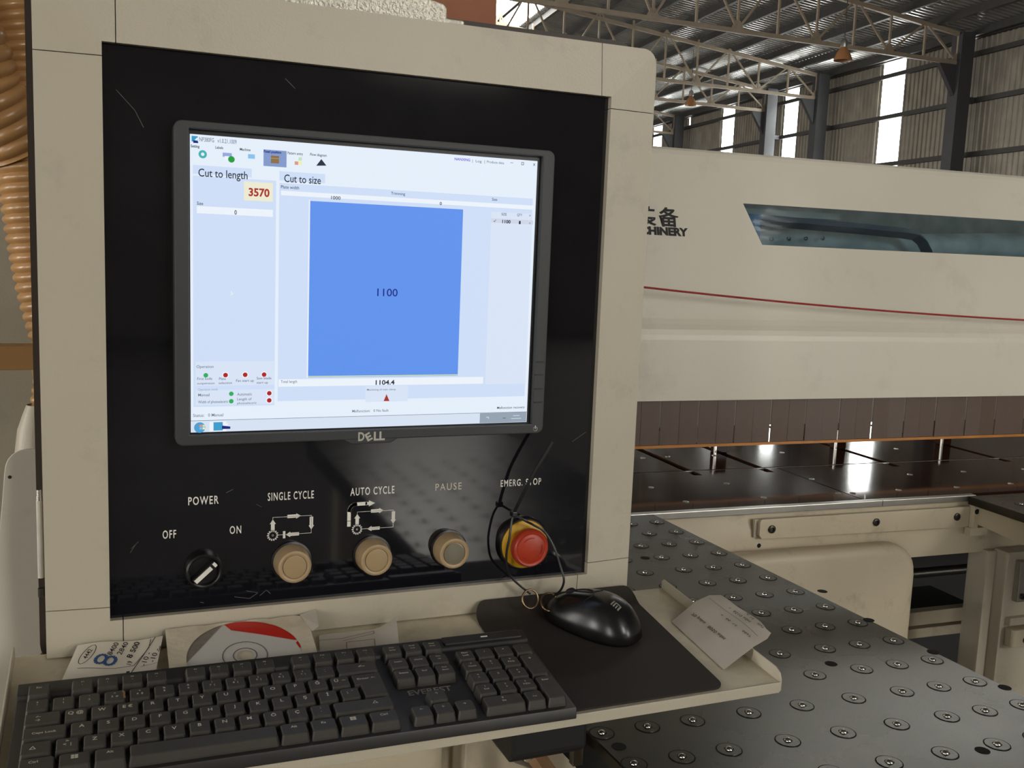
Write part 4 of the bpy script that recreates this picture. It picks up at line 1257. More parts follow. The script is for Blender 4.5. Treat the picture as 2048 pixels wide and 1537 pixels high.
FR = -1.2
key(0, FR, 1, 'Esc', h=0.0022, pos=(0, 0.0030))
for k in range(12):
    u = (1.70 + 1.01 * k) if k < 4 else (6.39 + 1.02 * (k - 4)) if k < 8 else (11.10 + 1.03 * (k - 8))
    key(u, FR, 1, 'F%d\n\u2022' % (k + 1), h=0.0022, pos=(0, 0.0026))
for k, s_ in enumerate(('Print\nScrSys', 'Scroll\nLock', 'Pause\nBreak')):
    key(15.5 + 1.01 * k, FR, 1, s_, h=0.0020, pos=(0, 0.0022))
for k, s_ in enumerate(('\u00e9\n"', '!\n1', "'\n2", '^\n3  #', '+\n4  $', '%\n5', '&\n6', '/\n7  {', '(\n8  [', ')\n9  ]', '=\n0  }', '?\n*  \\', '_\n-')):
    key(k, 0, 1, s_, h=0.0028)
key(13, 0, 2, '\u2190', h=0.0040, pos=(0.004, 0.0016), wmax=0.0060)
key(0, 1, 1.5, '\u2190\n\u2192', h=0.0040, pos=(-0.003, 0.0008))
for k, s_ in enumerate(('Q @', 'W', 'E \u20ac', 'R', 'T', 'Y', 'U', 'I', 'O', 'P', '\u011e', '\u00dc  ~')):
    key(1.5 + k, 1, 1, s_)
key(0, 2, 1.75, 'Caps Lock', h=0.0024, pos=(0, 0.0), wmax=0.0170)
for k, s_ in enumerate(('A', 'S', 'D', 'F', 'G', 'H', 'J', 'K', 'L', '\u015e', '\u0130', ';  `')):
    key(1.75 + k, 2, 1, s_)
key(0, 3, 1.25, '\u25b3', h=0.0034, pos=(-0.002, 0.0004))
for k, s_ in enumerate(('>\n<  |', 'Z', 'X', 'C', 'V', 'B', 'N', 'M', '\u00d6', '\u00c7', ':\n.')):
    key(1.25 + k, 3, 1, s_)
key(12.25, 3, 2.75, '\u25b3', h=0.0034, pos=(0.010, 0.002))
for u0, u1, s_, p in ((0, 1.4, 'Ctrl', -0.002), (1.4, 2.68, '\u229e', 0), (2.68, 3.95, 'Alt', 0), (3.95, 9.82, None, 0), (9.82, 11.08, 'Alt', 0), (11.08, 12.3, 'Fn', 0), (12.3, 13.62, '\u229e', 0), (13.62, 15.0, 'Ctrl', 0)):
    if s_ == '\u229e':
        o = key(u0, 4, u1 - u0, None)
        g = G()
        for dx in (-0.0013, 0.0013):
            for dy in (-0.0012, 0.0012):
                g.add([(dx + a * 0.00115, 0.0030 + dy + b * 0.00105, 0.00012) for a, b in ((-1, -1), (1, -1), (1, 1), (-1, 1))], [(0, 1, 2, 3)])
        lg = bpy.data.objects.new('legend', mesh_of('legend', g, 'legend'))
        COL.objects.link(lg)
        lg.parent = o
    else:
        key(u0, 4, u1 - u0, s_, h=0.0027, pos=(p, 0.0030))
# L-shaped enter key
g = G()


def enter_ring(i, z, s_=0.0):
    return [(-0.75 * U + i, U - i + s_, z), (0.75 * U - i, U - i + s_, z), (0.75 * U - i, -U + i + s_, z), (-0.5 * U + i, -U + i + s_, z), (-0.5 * U + i, 0.0 + i + s_, z), (-0.75 * U + i, 0.0 + i + s_, z)]


vs = enter_ring(0.0006, -0.0095) + enter_ring(0.001, -0.0065) + enter_ring(0.0019, -0.0006, 0.0004) + enter_ring(0.0026, 0.0, 0.0005)
g.add(vs, [(i * 6 + j, i * 6 + (j + 1) % 6, (i + 1) * 6 + (j + 1) % 6, (i + 1) * 6 + j) for i in range(3) for j in range(6)] + [tuple(range(18, 24))])
key(13.5, 1, 1.5, 'Enter \u2190', d=2.0, h=0.0024, pos=(-0.001, 0.0105), wmax=0.0160, me=mesh_of('key', g, 'keycap'))
for r, row in enumerate((('Insert', 'Home', 'Page\nUp'), ('Delete', 'End', 'Page\nDown'))):
    for k, s_ in enumerate(row):
        key(15.5 + k, r + 0.02, 1, s_, h=0.0021)
for (u, r, s_) in ((16.5, 3, '\u2191'), (15.5, 4, '\u2190'), (16.5, 4, '\u2193'), (17.5, 4, '\u2192')):
    key(u, r, 1, s_, h=0.0026, pos=(0, 0.003))
NU = 18.854
for r, row in enumerate((('Num\nLock', '/', '*', '-'), ('7\nHome', '8\n\u2191', '9\nPgUp'), ('4\n\u2190', '5', '6\n\u2192'), ('1\nEnd', '2\n\u2193', '3\nPgDn'))):
    for k, s_ in enumerate(row):
        key(NU + k, r, 1, s_, h=0.0026)
key(NU + 3, 1, 1, '+', d=2.0, pos=(0, 0.011))
key(NU + 3, 3, 1, 'Enter', d=2.0, h=0.0021, pos=(0, 0.012))
key(NU, 4, 2, '0\nIns', h=0.0028)
key(NU + 2, 4, 1, '.\nDel', h=0.0022)
# rub mark on the third number key
g = G().stroke([(0.0062, 0.006), (0.0072, 0.003), (0.0070, -0.001), (0.0074, -0.004)], 0.0016, (3.5 * U, -0.5 * U, KH + 0.0002), (1, 0, 0), (0, 1, 0))
part('wood_smear', g, 'wood', kb)

# ---------------------------------------------------------------- mouse pad, mouse
pad_out = [(0.1175, 0.004), (0.122, 0.012), (0.2960, 0.0125), (0.3090, 0.002), (0.2990, -0.186), (0.2945, -0.1935), (0.287, -0.1962), (0.112, -0.1985), (0.108, -0.194)]


def pad_z(x, y):
    """the back of the pad curls up against the console"""
    up_ = max(0.0, (y + 0.013) / 0.0175)
    return tz(y) + 0.0145 * up_ ** 1.5


g = G()


def pad_pt(u, v, h):
    y = -0.1975 + (0.0045 + 0.1975) * v
    xl = 0.109 + 0.008 * v
    xr = 0.2985 + 0.0105 * v
    r_ = 0.012
    ins = 0.0
    for d in (v * 0.202, (1 - v) * 0.202):
        if d < r_:
            ins = r_ - math.sqrt(max(0.0, r_ * r_ - (r_ - d) ** 2))
    x = (xl + ins) + (xr - xl - 2 * ins) * u
    return (x, y, pad_z(x, y) + h)


nv = 40
vv = [0, 0.003, 0.008, 0.016, 0.028, 0.044, 0.06] + [0.06 + 0.88 * k / 24 for k in range(1, 25)] + [0.956, 0.972, 0.984, 0.992, 0.997, 1.0]
n1 = 13
top = [pad_pt(i / 12, v, 0.0022) for v in vv for i in range(n1)]
bot = [pad_pt(i / 12, v, 0.0004) for v in vv for i in range(n1)]
m_ = len(vv)
fs = [(j * n1 + i, j * n1 + i + 1, (j + 1) * n1 + i + 1, (j + 1) * n1 + i) for j in range(m_ - 1) for i in range(n1 - 1)]
o_ = len(top)
fs += [tuple(o_ + q for q in f) for f in fs]
edge = [i for i in range(n1)] + [j * n1 + n1 - 1 for j in range(1, m_)] + [(m_ - 1) * n1 + i for i in range(n1 - 2, -1, -1)] + [j * n1 for j in range(m_ - 2, 0, -1)]
fs += [(edge[i], edge[(i + 1) % len(edge)], o_ + edge[(i + 1) % len(edge)], o_ + edge[i]) for i in range(len(edge))]
g.add(top + bot, fs)
solo('mouse_pad', g, 'pad_cloth', (0.205, -0.1, tz(-0.1)), 'dark brown cloth mouse pad with rounded corners under the mouse', 'mouse pad', smooth='auto')

MC = Vector((0.2285, -0.0520, 0.0))
MAX = Vector((-0.51, 0.86, 0.0)).normalized()        # towards the nose of the mouse
MSD = Vector((0.86, 0.51, 0.0)).normalized()
ML, MW, MH = 0.0570, 0.0315, 0.0365


def mpt(rho, ph, h0=0.0):
    ca, sa = math.cos(ph), math.sin(ph)
    ex_ = 0.82
    lx = ML * rho * math.copysign(abs(ca) ** ex_, ca)
    ly = MW * rho * math.copysign(abs(sa) ** ex_, sa) * (1.0 - 0.06 * lx / ML)
    t = lx / ML
    hh = MH * (0.90 - 0.26 * t - 0.16 * t * t) / 0.98
    z = hh * max(0.0, 1 - rho ** 3.0) ** 0.62
    p = MC + MAX * lx + MSD * ly
    return Vector((p.x, p.y, tz(p.y, 0.0026 + 0.004) + z + h0))


mouse = thing('computer_mouse', 'glossy black computer mouse resting on the dark mouse pad', 'mouse', (MC.x, MC.y, tz(MC.y, 0.0026)))
g = G()
nr, na = 16, 48
vs = [mpt(0, 0)]
for i in range(1, nr + 1):
    rho = (i / nr) ** 0.75
    vs += [mpt(rho, 2 * math.pi * k / na) for k in range(na)]
base_i = len(vs)
vs += [mpt(0.965, 2 * math.pi * k / na) * 1.0 for k in range(na)]
for k in range(na):
    q = vs[base_i + k]
    p = mpt(1.0, 2 * math.pi * k / na)
    c2 = MC
    vs[base_i + k] = Vector((c2.x + (p.x - c2.x) * 0.95, c2.y + (p.y - c2.y) * 0.95, tz(p.y, 0.0026)))
fs = [(0, 1 + k, 1 + (k + 1) % na) for k in range(na)]
for i in range(nr):
    a, b = 1 + i * na, 1 + (i + 1) * na
    fs += [(a + k, b + k, b + (k + 1) % na, a + (k + 1) % na) for k in range(na)]
fs.append(tuple(base_i + k for k in range(na)))
g.add(vs, fs)
shell = part('shell', g, 'mouse_plastic', mouse, smooth=True)


def on_mouse(lx, ly, h=0.0003):
    """point on the shell at lx along (towards the nose), ly across"""
    lo, hi = 0.0, 1.0
    ph = math.atan2(math.copysign(abs(ly / MW / (1.0 - 0.06 * lx / ML)) ** (1 / 0.82), ly), math.copysign(abs(lx / ML) ** (1 / 0.82), lx))
    rho = (abs(lx / ML) ** (2 / 0.82) + abs(ly / MW / (1.0 - 0.06 * lx / ML)) ** (2 / 0.82)) ** 0.41
    return mpt(min(rho, 0.999), ph, h)


sl_ = [on_mouse(0.011 + 0.0115 * math.cos(t), 0.0042 * math.sin(t)) for t in [2 * math.pi * k / 24 for k in range(24)]]
part('wheel_slot', G().tube(sl_, 0.0006, 6, closed=True), 'black_matte', mouse)
wc = on_mouse(0.026, 0.0, -0.004)
part('scroll_wheel', G().lathe([(0, -0.003), (0.006, -0.003), (0.007, -0.002), (0.007, 0.002), (0.006, 0.003), (0, 0.003)], wc, MSD, 20), 'black_matte', mouse, smooth='auto')
part('button_seam', G().tube([on_mouse(0.033 + 0.0035 * k, 0.0) for k in range(7)], 0.0005, 6), 'black_matte', mouse)
part('button_seam', G().tube([on_mouse(-0.004 + 0.002 * math.cos(k), 0.003 * k) for k in range(-8, 9)], 0.0004, 6), 'black_matte', mouse)
g = G()


def logo_stroke(pts, w=0.0012):
    for (x0, y0), (x1, y1) in zip(pts[:-1], pts[1:]):
        n = 3
        for k in range(n):
            a = (x0 + (x1 - x0) * k / n, y0 + (y1 - y0) * k / n)
            b = (x0 + (x1 - x0) * (k + 1) / n, y0 + (y1 - y0) * (k + 1) / n)
            d = Vector((b[0] - a[0], b[1] - a[1])).normalized()
            q = Vector((-d.y, d.x)) * w / 2
            e2 = d * w * 0.3
            c4 = [(a[0] + q.x - e2.x, a[1] + q.y - e2.y), (b[0] + q.x + e2.x, b[1] + q.y + e2.y), (b[0] - q.x + e2.x, b[1] - q.y + e2.y), (a[0] - q.x - e2.x, a[1] - q.y - e2.y)]
            g.add([on_mouse(-0.033 + p[0], -0.0075 + p[1], 0.00025) for p in c4], [(0, 1, 2, 3)])


logo_stroke([(-0.0042, -0.0030), (-0.0042, 0.0030), (0.0012, 0.0030), (0.0012, -0.0030)], 0.0015)
logo_stroke([(-0.0015, -0.0030), (-0.0015, 0.0008)], 0.0013)
logo_stroke([(0.0038, -0.0030), (0.0038, 0.0032)], 0.0015)
part('maker_logo', g, 'chrome_print', shell)

# ---------------------------------------------------------------- strap and rings on the emergency stop
stp = thing('cable_tie_loop', 'black cable-tie loop with metal rings hung around the emergency stop', 'strap', (0.175, -0.012, -0.333))
def smooth_path(P, n=6):
    """Catmull-Rom through the points"""
    P = [Vector(p) for p in P]
    out = []
    for i in range(len(P) - 1):
        p0, p1, p2, p3 = P[max(i - 1, 0)], P[i], P[i + 1], P[min(i + 2, len(P) - 1)]
        for k in range(n):
            t = k / n
            out.append(0.5 * ((2 * p1) + (p2 - p0) * t + (2 * p0 - 5 * p1 + 4 * p2 - p3) * t * t + (3 * p1 - p0 - 3 * p2 + p3) * t ** 3))
    out.append(P[-1])
    return out


left = smooth_path([(0.1535, -0.008, -0.2300), (0.1494, -0.0125, -0.2408), (0.1466, -0.0150, -0.2557), (0.1446, -0.0140, -0.2718), (0.1469, -0.0120, -0.2894), (0.1535, -0.0100, -0.2995), (0.1643, -0.0100, -0.3098), (0.1752, -0.0120, -0.3187)])
right = smooth_path([(0.1535, -0.008, -0.2300), (0.1643, -0.0140, -0.2370), (0.1750, -0.0105, -0.2430), (0.1890, -0.0105, -0.2520), (0.1990, -0.0160, -0.2690), (0.2030, -0.0260, -0.2884), (0.2052, -0.0300, -0.2998), (0.2034, -0.0280, -0.3110), (0.1980, -0.0220, -0.3200)])
part('strap', G().tube(left, 0.0014, 6, flat=0.5, up=(0, 1, 0)), 'black_plastic', stp, smooth='auto')
part('strap', G().tube(right, 0.0014, 6, flat=0.5, up=(0, 1, 0)), 'black_plastic', stp, smooth='auto')
part('strap_tail', G().tube(smooth_path([(0.1535, -0.008, -0.2300), (0.1600, -0.012, -0.2120), (0.1700, -0.016, -0.1880), (0.1905, -0.018, -0.1530)]), 0.0021, 6, flat=0.4, up=(0, 1, 0)), 'black_plastic', stp, smooth='auto')
part('strap_lock', G().box(0.1505, 0.1568, -0.012, -0.004, -0.2330, -0.2275), 'black_plastic', stp, bev=0.001)


def circ(c, r, nx, ny, n=28):
    a, b = Vector(nx).normalized(), Vector(ny).normalized()
    return [Vector(c) + a * r * math.cos(2 * math.pi * k / n) + b * r * math.sin(2 * math.pi * k / n) for k in range(n)]


part('metal_ring', G().tube(circ((0.1725, -0.018, -0.3220), 0.0098, (1, 0.1, -0.1), (0.1, 0.45, 0.9)), 0.0011, 8, closed=True), 'brass_steel', stp, smooth=True)
part('metal_ring', G().tube(circ((0.1935, -0.022, -0.3262), 0.0105, (1, 0.2, 0.1), (0, 0.75, 0.62)), 0.0011, 8, closed=True), 'brass_steel', stp, smooth=True)

# ---------------------------------------------------------------- papers and disc lying against the console
def sheet(name, fn, mats, base, label, nu=10, nv=8, th=0.0003, m=0):
    g = G()
    top_ = [Vector(fn(i / nu, j / nv)) for j in range(nv + 1) for i in range(nu + 1)]
    bot_ = [p - Vector((0, 0, th)) for p in top_]
    fs = [(j * (nu + 1) + i, j * (nu + 1) + i + 1, (j + 1) * (nu + 1) + i + 1, (j + 1) * (nu + 1) + i) for j in range(nv) for i in range(nu)]
    o_ = len(top_)
    ed = [i for i in range(nu + 1)] + [j * (nu + 1) + nu for j in range(1, nv + 1)] + [nv * (nu + 1) + i for i in range(nu - 1, -1, -1)] + [j * (nu + 1) for j in range(nv - 1, 0, -1)]
    g.add(top_ + bot_, fs + [tuple(o_ + q for q in f) for f in fs] + [(ed[i], ed[(i + 1) % len(ed)], o_ + ed[(i + 1) % len(ed)], o_ + ed[i]) for i in range(len(ed))])
    t = thing(name, label, 'paper', base)
    part('sheet', g, mats, t, smooth='auto')
    return t


# left note: u along its width, v from the front (under the keyboard) to the back (curling up at the console)
nt_up = Vector((0, 0.9685, 0.2490))


def note_pt(u, v, h=0.0):
    xl = -0.2830 + 0.0150 * v
    xr = -0.2050 + 0.0105 * v
    y = -0.0560 + 0.0585 * v
    z = -0.3432 + (0.3432 - 0.3285) * v + 0.0012 * math.sin(u * 7) * v
    z = max(z, tz(y, 0.0008))
    return (xl + (xr - xl) * u, y, z + h)


note = sheet('handwritten_note', note_pt, 'paper', (-0.24, -0.03, tz(-0.03)), 'white note with black handwriting and a blue figure eight, beside the disc', 12, 10)


def on_note(fn, pts, w, g, m=0, h=0.0006):
    """pen line on a sheet; pts in u, v"""
    for a, b in zip(pts[:-1], pts[1:]):
        n = 3
        for k in range(n):
            p = Vector(fn(a[0] + (b[0] - a[0]) * k / n, a[1] + (b[1] - a[1]) * k / n, h))
            q = Vector(fn(a[0] + (b[0] - a[0]) * (k + 1) / n, a[1] + (b[1] - a[1]) * (k + 1) / n, h))
            d = (q - p)
            if d.length < 1e-7:
                continue
            s_ = d.normalized().cross(Vector((0, -0.2, 1))).normalized() * w / 2
            g.add([p + s_, q + s_, q - s_, p - s_], [(0, 1, 2, 3)], m)


def pen_text(fn, s_, u, v, du, dv, hgt, g, m=0, wt=0.2, width=None):
    """handwriting that runs along (du, dv) in sheet coordinates"""
    o = Vector(fn(u, v, 0.0007))
    ux = (Vector(fn(u + du, v + dv, 0.0007)) - o).normalized()
    nrm = (Vector(fn(u + 0.05, v, 0)) - Vector(fn(u, v, 0))).cross(Vector(fn(u, v + 0.05, 0)) - Vector(fn(u, v, 0))).normalized()
    uy = nrm.cross(ux)
    g.text(s_, o, ux, uy, hgt, width, weight=wt, shear=0.18, m=m)


g = G()
pen_text(note_pt, '4442', 0.17, 0.72, 0.12, 0.8, 0.0040, g, 0, 0.2, 0.0135)
on_note(note_pt, [(0.17 + 0.075 * math.cos(t), 0.72 + 0.19 * math.sin(t) + 0.09 * math.cos(t)) for t in [2 * math.pi * k / 14 for k in range(15)]], 0.0006, g)
pen_text(note_pt, '8400', 0.44, 0.80, 0.15, 1.0, 0.0044, g, 0, 0.2, 0.0190)
pen_text(note_pt, '2840', 0.55, 0.80, 0.15, 1.0, 0.0044, g, 0, 0.2, 0.0190)
pen_text(note_pt, '8 500', 0.68, 0.74, 0.15, 1.0, 0.0048, g, 0, 0.6, 0.0240)
pen_text(note_pt, '19', 0.68, 0.42, 0.15, 1.0, 0.0044, g, 0, 0.2)
pen_text(note_pt, '\u25a0', 0.69, 0.20, 1.0, 0.0, 0.0026, g, 0, 0.4)
pen_text(note_pt, '-10 -', 0.855, 0.46, 0.12, 1.0, 0.0044, g, 0, 0.2, 0.0190)
pen_text(note_pt, '-10 -', 0.945, 0.52, 0.12, 1.0, 0.0044, g, 0, 0.2, 0.0190)
on_note(note_pt, [(0.12, 0.42), (0.30, 0.38), (0.52, 0.33), (0.74, 0.35), (0.86, 0.74), (0.86, 0.95)], 0.0006, g)
on_note(note_pt, [(0.73, 0.18), (0.80, 0.50), (0.91, 0.99)], 0.0007, g)
on_note(note_pt, [(0.82, 0.30), (0.995, 0.34)], 0.0004, g)
on_note(note_pt, [(0.985, 0.60), (0.995, 0.66), (0.99, 0.74)], 0.0006, g)
part('handwriting', g, 'ink', note.children[0])
g = G()
for cu in (0.345, 0.455):
    on_note(note_pt, [(cu + 0.060 * math.cos(t), 0.55 + 0.10 * math.sin(t) - (cu - 0.4) * 0.5) for t in [2 * math.pi * k / 14 for k in range(15)]], 0.0030, g)
part('blue_mark', g, 'ink_blue', note.children[0])

# paper sleeve with a window, leaning on the console, and the disc inside it
SO = Vector((-0.001, -0.0053, -0.3252))
SV = Vector((0, -0.9671, -0.2543))          # down the leaning sleeve
SNV = Vector((0, -0.2543, 0.9671))


def slv(x, v, h=0.0):
    p = SO + SV * v + SNV * h
    return Vector((x + SO.x, p.y, max(p.z, tz(p.y, 0.0012 + h))))


DC = (-0.1249, 0.0435)                      # disc centre on the sleeve
slt = thing('paper_sleeve', 'creased off-white paper disc sleeve leaning behind the keyboard', 'disc sleeve', (-0.125, -0.03, tz(-0.03)))
N_ = 48
hole_ = [(DC[0] + 0.0515 * math.cos(2 * math.pi * k / N_), DC[1] - 0.0515 * math.sin(2 * math.pi * k / N_)) for k in range(N_)]


def sq_edge(k):
    t = 2 * math.pi * k / N_
    c_, s2 = math.cos(t), -math.sin(t)
    x0, x1, v0, v1 = -0.1915, -0.0600, -0.0085, 0.112
    ts = []
    if abs(c_) > 1e-6:
        ts.append(((x1 if c_ > 0 else x0) - DC[0]) / c_)
    if abs(s2) > 1e-6:
        ts.append(((v1 if s2 > 0 else v0) - DC[1]) / s2)
    q = min(ts)
    return (DC[0] + c_ * q, DC[1] + s2 * q)


out_ = [sq_edge(k) for k in range(N_)]
g = G()
vs = [slv(p[0], p[1], 0.0016 + 0.0007 * math.sin(p[0] * 210 + p[1] * 90)) for p in out_] + [slv(p[0], p[1], 0.0016) for p in hole_]
g.add(vs, [(k, (k + 1) % N_, N_ + (k + 1) % N_, N_ + k) for k in range(N_)])
part('front_sheet', g, 'sleeve_paper', slt)
g = G()
g.add([slv(-0.1915, -0.0085), slv(-0.06, -0.0085), slv(-0.06, 0.0), slv(-0.06, 0.06), slv(-0.06, 0.112), slv(-0.1915, 0.112), slv(-0.1915, 0.06), slv(-0.1915, 0.0)], [(0, 1, 2, 7), (7, 2, 3, 6), (6, 3, 4, 5)])
part('back_sheet', g, 'sleeve_paper', slt)
g = G()
g.add([slv(-0.066, -0.0085, 0.002), slv(-0.0495, -0.0125, 0.004), slv(-0.0520, 0.016, 0.004), slv(-0.059, 0.020, 0.002)], [(0, 1, 2, 3)])
part('sleeve_flap', g, 'paper_grey', slt)
cd = thing('compact_disc', 'white and red printed disc showing through the paper sleeve', 'disc', (DC[0], -0.05, tz(-0.05)))
RD = 0.0525


def dpt(x, v, h):
    return slv(DC[0] + x, DC[1] + v, h)


g = G()
n2 = 64
pts = [dpt(RD * math.cos(2 * math.pi * k / n2), RD * math.sin(2 * math.pi * k / n2), 0.0009) for k in range(n2)]
inn = [dpt(0.0075 * math.cos(2 * math.pi * k / n2), 0.0075 * math.sin(2 * math.pi * k / n2), 0.0009) for k in range(n2)]
g.add(pts + inn, [(k, (k + 1) % n2, n2 + (k + 1) % n2, n2 + k) for k in range(n2)])
dsc = part('disc', g, 'disc_white', cd)
g = G()


def seg_poly(a0, a1, extra):
    return [(RD * 0.985 * math.cos(math.radians(a0 + (a1 - a0) * k / 14)), -RD * 0.985 * math.sin(math.radians(a0 + (a1 - a0) * k / 14))) for k in range(15)] + extra


def lay_poly(poly, h, m):
    g.add([dpt(p[0], p[1], h) for p in poly], [tuple(range(len(poly)))], m)


lay_poly(seg_poly(107, 182, []), 0.0011, 1)
lay_poly(seg_poly(16, 105, [(-0.008, -0.040), (0.0176, -0.0290), (0.046, -0.0150)]), 0.0011, 0)
lay_poly(seg_poly(2, 14, [(0.048, -0.010), (0.050, -0.002)]), 0.0011, 0)
lay_poly(seg_poly(178, 184, [(-0.054, 0.0)]), 0.0012, 0)
part('disc_print', g, ['disc_red', 'disc_grey'], dsc)
g = G()
for rr in (0.020, 0.0105):
    q = [(rr * math.cos(2 * math.pi * k / 28), rr * math.sin(2 * math.pi * k / 28)) for k in range(29)]
    for a, b in zip(q[:-1], q[1:]):
        k1, k2 = (rr - 0.0006) / rr, (rr + 0.0006) / rr
        g.add([dpt(a[0] * k1, a[1] * k1, 0.00115), dpt(b[0] * k1, b[1] * k1, 0.00115), dpt(b[0] * k2, b[1] * k2, 0.00115), dpt(a[0] * k2, a[1] * k2, 0.00115)], [(0, 1, 2, 3)])
part('hub_rings', g, 'disc_grey', dsc)

# sheet with drawn rectangles to the right of the sleeve
def draw_pt(u, v, h=0.0):
    x = -0.060 + 0.078 * u + 0.010 * v
    y = -0.062 + 0.052 * v
    z = tz(y, 0.0012) + 0.004 * v * v + (0.011 * max(0.0, (u - 0.72) / 0.28) ** 1.5 * v)
    return (x, y, z + h)


dr = sheet('sketch_paper', draw_pt, 'paper_grey', (-0.02, -0.04, tz(-0.04)), 'curled paper with pencil-drawn rectangles beside the disc sleeve', 14, 8)
g = G()
on_note(draw_pt, [(0.0, 0.82), (0.3, 0.80), (0.70, 0.92), (0.70, 0.84), (0.3, 0.72)], 0.0005, g)
on_note(draw_pt, [(0.34, 0.30), (0.34, 0.66), (0.70, 0.66), (0.70, 0.20)], 0.0006, g)
part('pencil_lines', g, 'ink_brown', dr.children[0])

# note lying over the right-hand lip of the tray
LOOP = [((0.322, -0.061), 0.0), ((0.3600, -0.0480), 0.0135), ((0.3800, -0.0437), 0.0165), ((0.3925, -0.0485), 0.0175)]
FAR = [((0.317, -0.167), 0.0), ((0.3600, -0.1560), 0.0135), ((0.3800, -0.1500), 0.0160), ((0.3890, -0.1440), 0.0180)]


def rnote(u, v, h=0.0):
    """u away from the tray edge (0 on the tray, 1 over the lip), v from back to front"""
    k = min(2, int(u * 3))
    t = u * 3 - k
    a = Vector((*LOOP[k][0], LOOP[k][1])).lerp(Vector((*LOOP[k + 1][0], LOOP[k + 1][1])), t)
    b = Vector((*FAR[k][0], FAR[k][1])).lerp(Vector((*FAR[k + 1][0], FAR[k + 1][1])), t)
    p = a.lerp(b, v)
    p.x += 0.006 * u * math.sin(math.pi * min(1, max(0, (v - 0.3) / 0.6)))
    return (p.x, p.y, tz(p.y, p.z + 0.0012) + h + 0.0010 * math.sin(v * 9) * u)


rn = sheet('order_slip', rnote, 'paper_grey', (0.355, -0.105, tz(-0.105)), 'small handwritten slip of paper lying over the right lip of the tray', 9, 12)
g = G()
for s_, u, v, hg, wd in (('70 pako   8050 adet', 0.20, 0.40, 0.0040, 0.062), ('6x7   space   66  1d     66x7', 0.42, 0.47, 0.0032, 0.086), ('10 pako   6510 adet', 0.70, 0.40, 0.0040, 0.056), ('spice    66  1d     30x7', 0.90, 0.56, 0.0030, 0.062)):
    o = Vector(rnote(u, v, 0.0009))
    pen_text(rnote, s_, u, v, 0.0, 0.3, hg, g, 0, 0.15, wd)
on_note(rnote, [(0.58, 0.06), (0.57, 0.5), (0.55, 0.92)], 0.0005, g, h=0.0010)
part('handwriting', g, 'ink', rn.children[0])

# ================================================================ LEFT OF THE CONSOLE
def ribbed(path, r, amp, pitch, n=18, flare=None):
    P = smooth_path(path, 14)
    L = [0.0]
    for a, b in zip(P[:-1], P[1:]):
        L.append(L[-1] + (b - a).length)
    m = int(L[-1] / pitch * 4)
    g = G()
    vs = []
    k = 0
    up_ = Vector((0, 1, 0))
    for i in range(m + 1):
        d = L[-1] * i / m
        while k < len(L) - 2 and L[k + 1] < d:
            k += 1
        t = (d - L[k]) / max(1e-9, L[k + 1] - L[k])
        p = P[k].lerp(P[k + 1], t)
        tg = (P[min(k + 2, len(P) - 1)] - P[max(k - 1, 0)]).normalized()
        u = (up_ - tg * up_.dot(tg)).normalized()
        w = tg.cross(u)
        rr = r + amp * (0.0, 0.8, 1.0, 0.8)[i % 4]
        vs += [p + (u * math.cos(2 * math.pi * j / n) + w * math.sin(2 * math.pi * j / n)) * rr for j in range(n)]
    fs = [(i * n + j, i * n + (j + 1) % n, (i + 1) * n + (j + 1) % n, (i + 1) * n + j) for i in range(m) for j in range(n)]
    return g.add(vs, fs)


hs = thing('dust_hose', 'amber ribbed dust-extraction hose hanging behind the console', 'hose', (-0.29, 0.55, -0.13))
part('hose_tube', ribbed([(-0.42, 0.56, 0.62), (-0.375, 0.56, 0.42), (-0.335, 0.55, 0.26), (-0.318, 0.54, 0.10), (-0.302, 0.54, -0.02), (-0.280, 0.54, -0.115)], 0.044, 0.005, 0.0125), 'hose', hs, smooth='auto')
part('hose_wire', ribbed([(-0.52, 0.50, 0.46), (-0.45, 0.50, 0.36), (-0.40, 0.495, 0.29), (-0.375, 0.51, 0.22), (-0.335, 0.535, 0.15)], 0.042, 0.006, 0.018), 'hose', hs, smooth='auto')
part('hose_collar', G().lathe([(0.048, 0), (0.052, 0), (0.052, 0.03), (0.048, 0.03), (0.048, 0)], (-0.278, 0.54, -0.145), (-0.2, 0, 1), 24), 'hose', hs, smooth='auto')
dc = thing('extraction_cabinet', 'cream sheet-metal cabinet standing behind the hose', 'cabinet', (-0.6, 1.0, FLOOR))
part('cabinet_shell', G().box(-1.2, -0.16, 0.82, 1.4, FLOOR, 1.1), 'cream_paint', dc, bev=0.004)
tb = thing('tan_beam', 'tan horizontal beam crossing below the ribbed hose', 'beam', (-0.4, 0.45, -0.13))
part('beam', G().box(-0.9, -0.21, 0.43, 0.47, -0.129, -0.099), 'tan_bar', tb, bev=0.002)
part('beam_end', G().box(-0.213, -0.209, 0.428, 0.472, -0.131, -0.097), 'tan_bar', tb)
th_ = thing('thin_hose', 'thin pale ribbed hose behind the white guard', 'hose', (-0.33, 0.39, FLOOR))
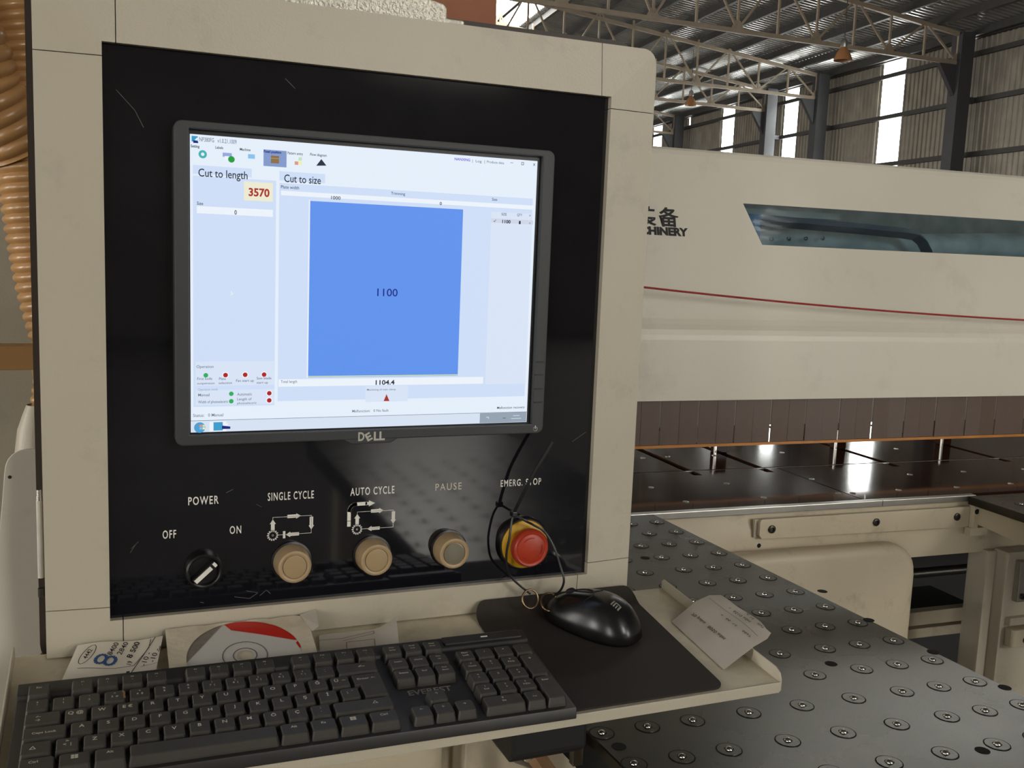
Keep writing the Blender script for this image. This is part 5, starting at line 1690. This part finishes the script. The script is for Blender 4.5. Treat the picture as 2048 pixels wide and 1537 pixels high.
part('hose_tube', ribbed([(-0.306, 0.35, -0.128), (-0.309, 0.35, -0.15), (-0.313, 0.35, -0.18), (-0.315, 0.35, -0.21), (-0.32, 0.36, -0.6), (-0.33, 0.38, -1.2), (-0.33, 0.39, FLOOR)], 0.010, 0.003, 0.011, 12), 'hose', th_, smooth='auto')
part('hose_boot', G().lathe([(0.012, 0), (0.016, -0.012), (0.021, -0.03), (0.024, -0.07), (0.024, -0.12)], (-0.3145, 0.345, -0.160), (0.05, 0, 1), 20), 'cream_paint', th_, smooth='auto')
gd = thing('side_guard', 'cream rounded sheet-metal guard to the left of the console', 'guard', (-0.33, 0.13, FLOOR))
gpoly = [(-0.52, -0.47), (-0.344, -0.30), (-0.338, -0.2426), (-0.3330, -0.190)] + arc(-0.3125, -0.1882, 0.0200, 170, 95, 6) + [(-0.3032, -0.1684), (-0.3036, -0.378), (-0.3105, -0.388), (-0.3105, -0.47)]
part('guard_plate', G().prism(gpoly, 'y', 0.120, 0.123), 'hood_paint', gd, bev=0.0008)
part('guard_rivet', G().lathe([(0, 0), (0.0018, 0), (0.0014, 0.001), (0, 0.0012)], (-0.3285, 0.120, -0.1955), (0, -1, 0), 10), 'dark_steel', gd)
part('guard_back', G().box(-0.56, -0.3108, 0.16, 0.165, FLOOR + 0.02, -0.388), 'cream_paint_worn', gd)
part('guard_foot', G().box(-0.56, -0.34, 0.121, 0.28, FLOOR, FLOOR + 0.02), 'cream_paint_worn', gd)
rd = thing('grey_rod', 'short grey cylinder between the guard and the console edge', 'rod', (-0.2972, 0.024, -0.272))
part('rod_body', G().cyl((-0.2976, 0.022, -0.268), (-0.2976, 0.022, -0.196), 0.0027, 12), 'dust_grey', rd, smooth='auto')
part('rod_cap', G().cyl((-0.2976, 0.022, -0.196), (-0.2976, 0.022, -0.186), 0.0029, 12, r2=0.0022), 'steel', rd, smooth='auto')
part('rod_foot', G().cyl((-0.2976, 0.022, -0.286), (-0.2976, 0.022, -0.278), 0.0030, 12), 'dark_steel', rd, smooth='auto')
bpy.context.view_layer.update()
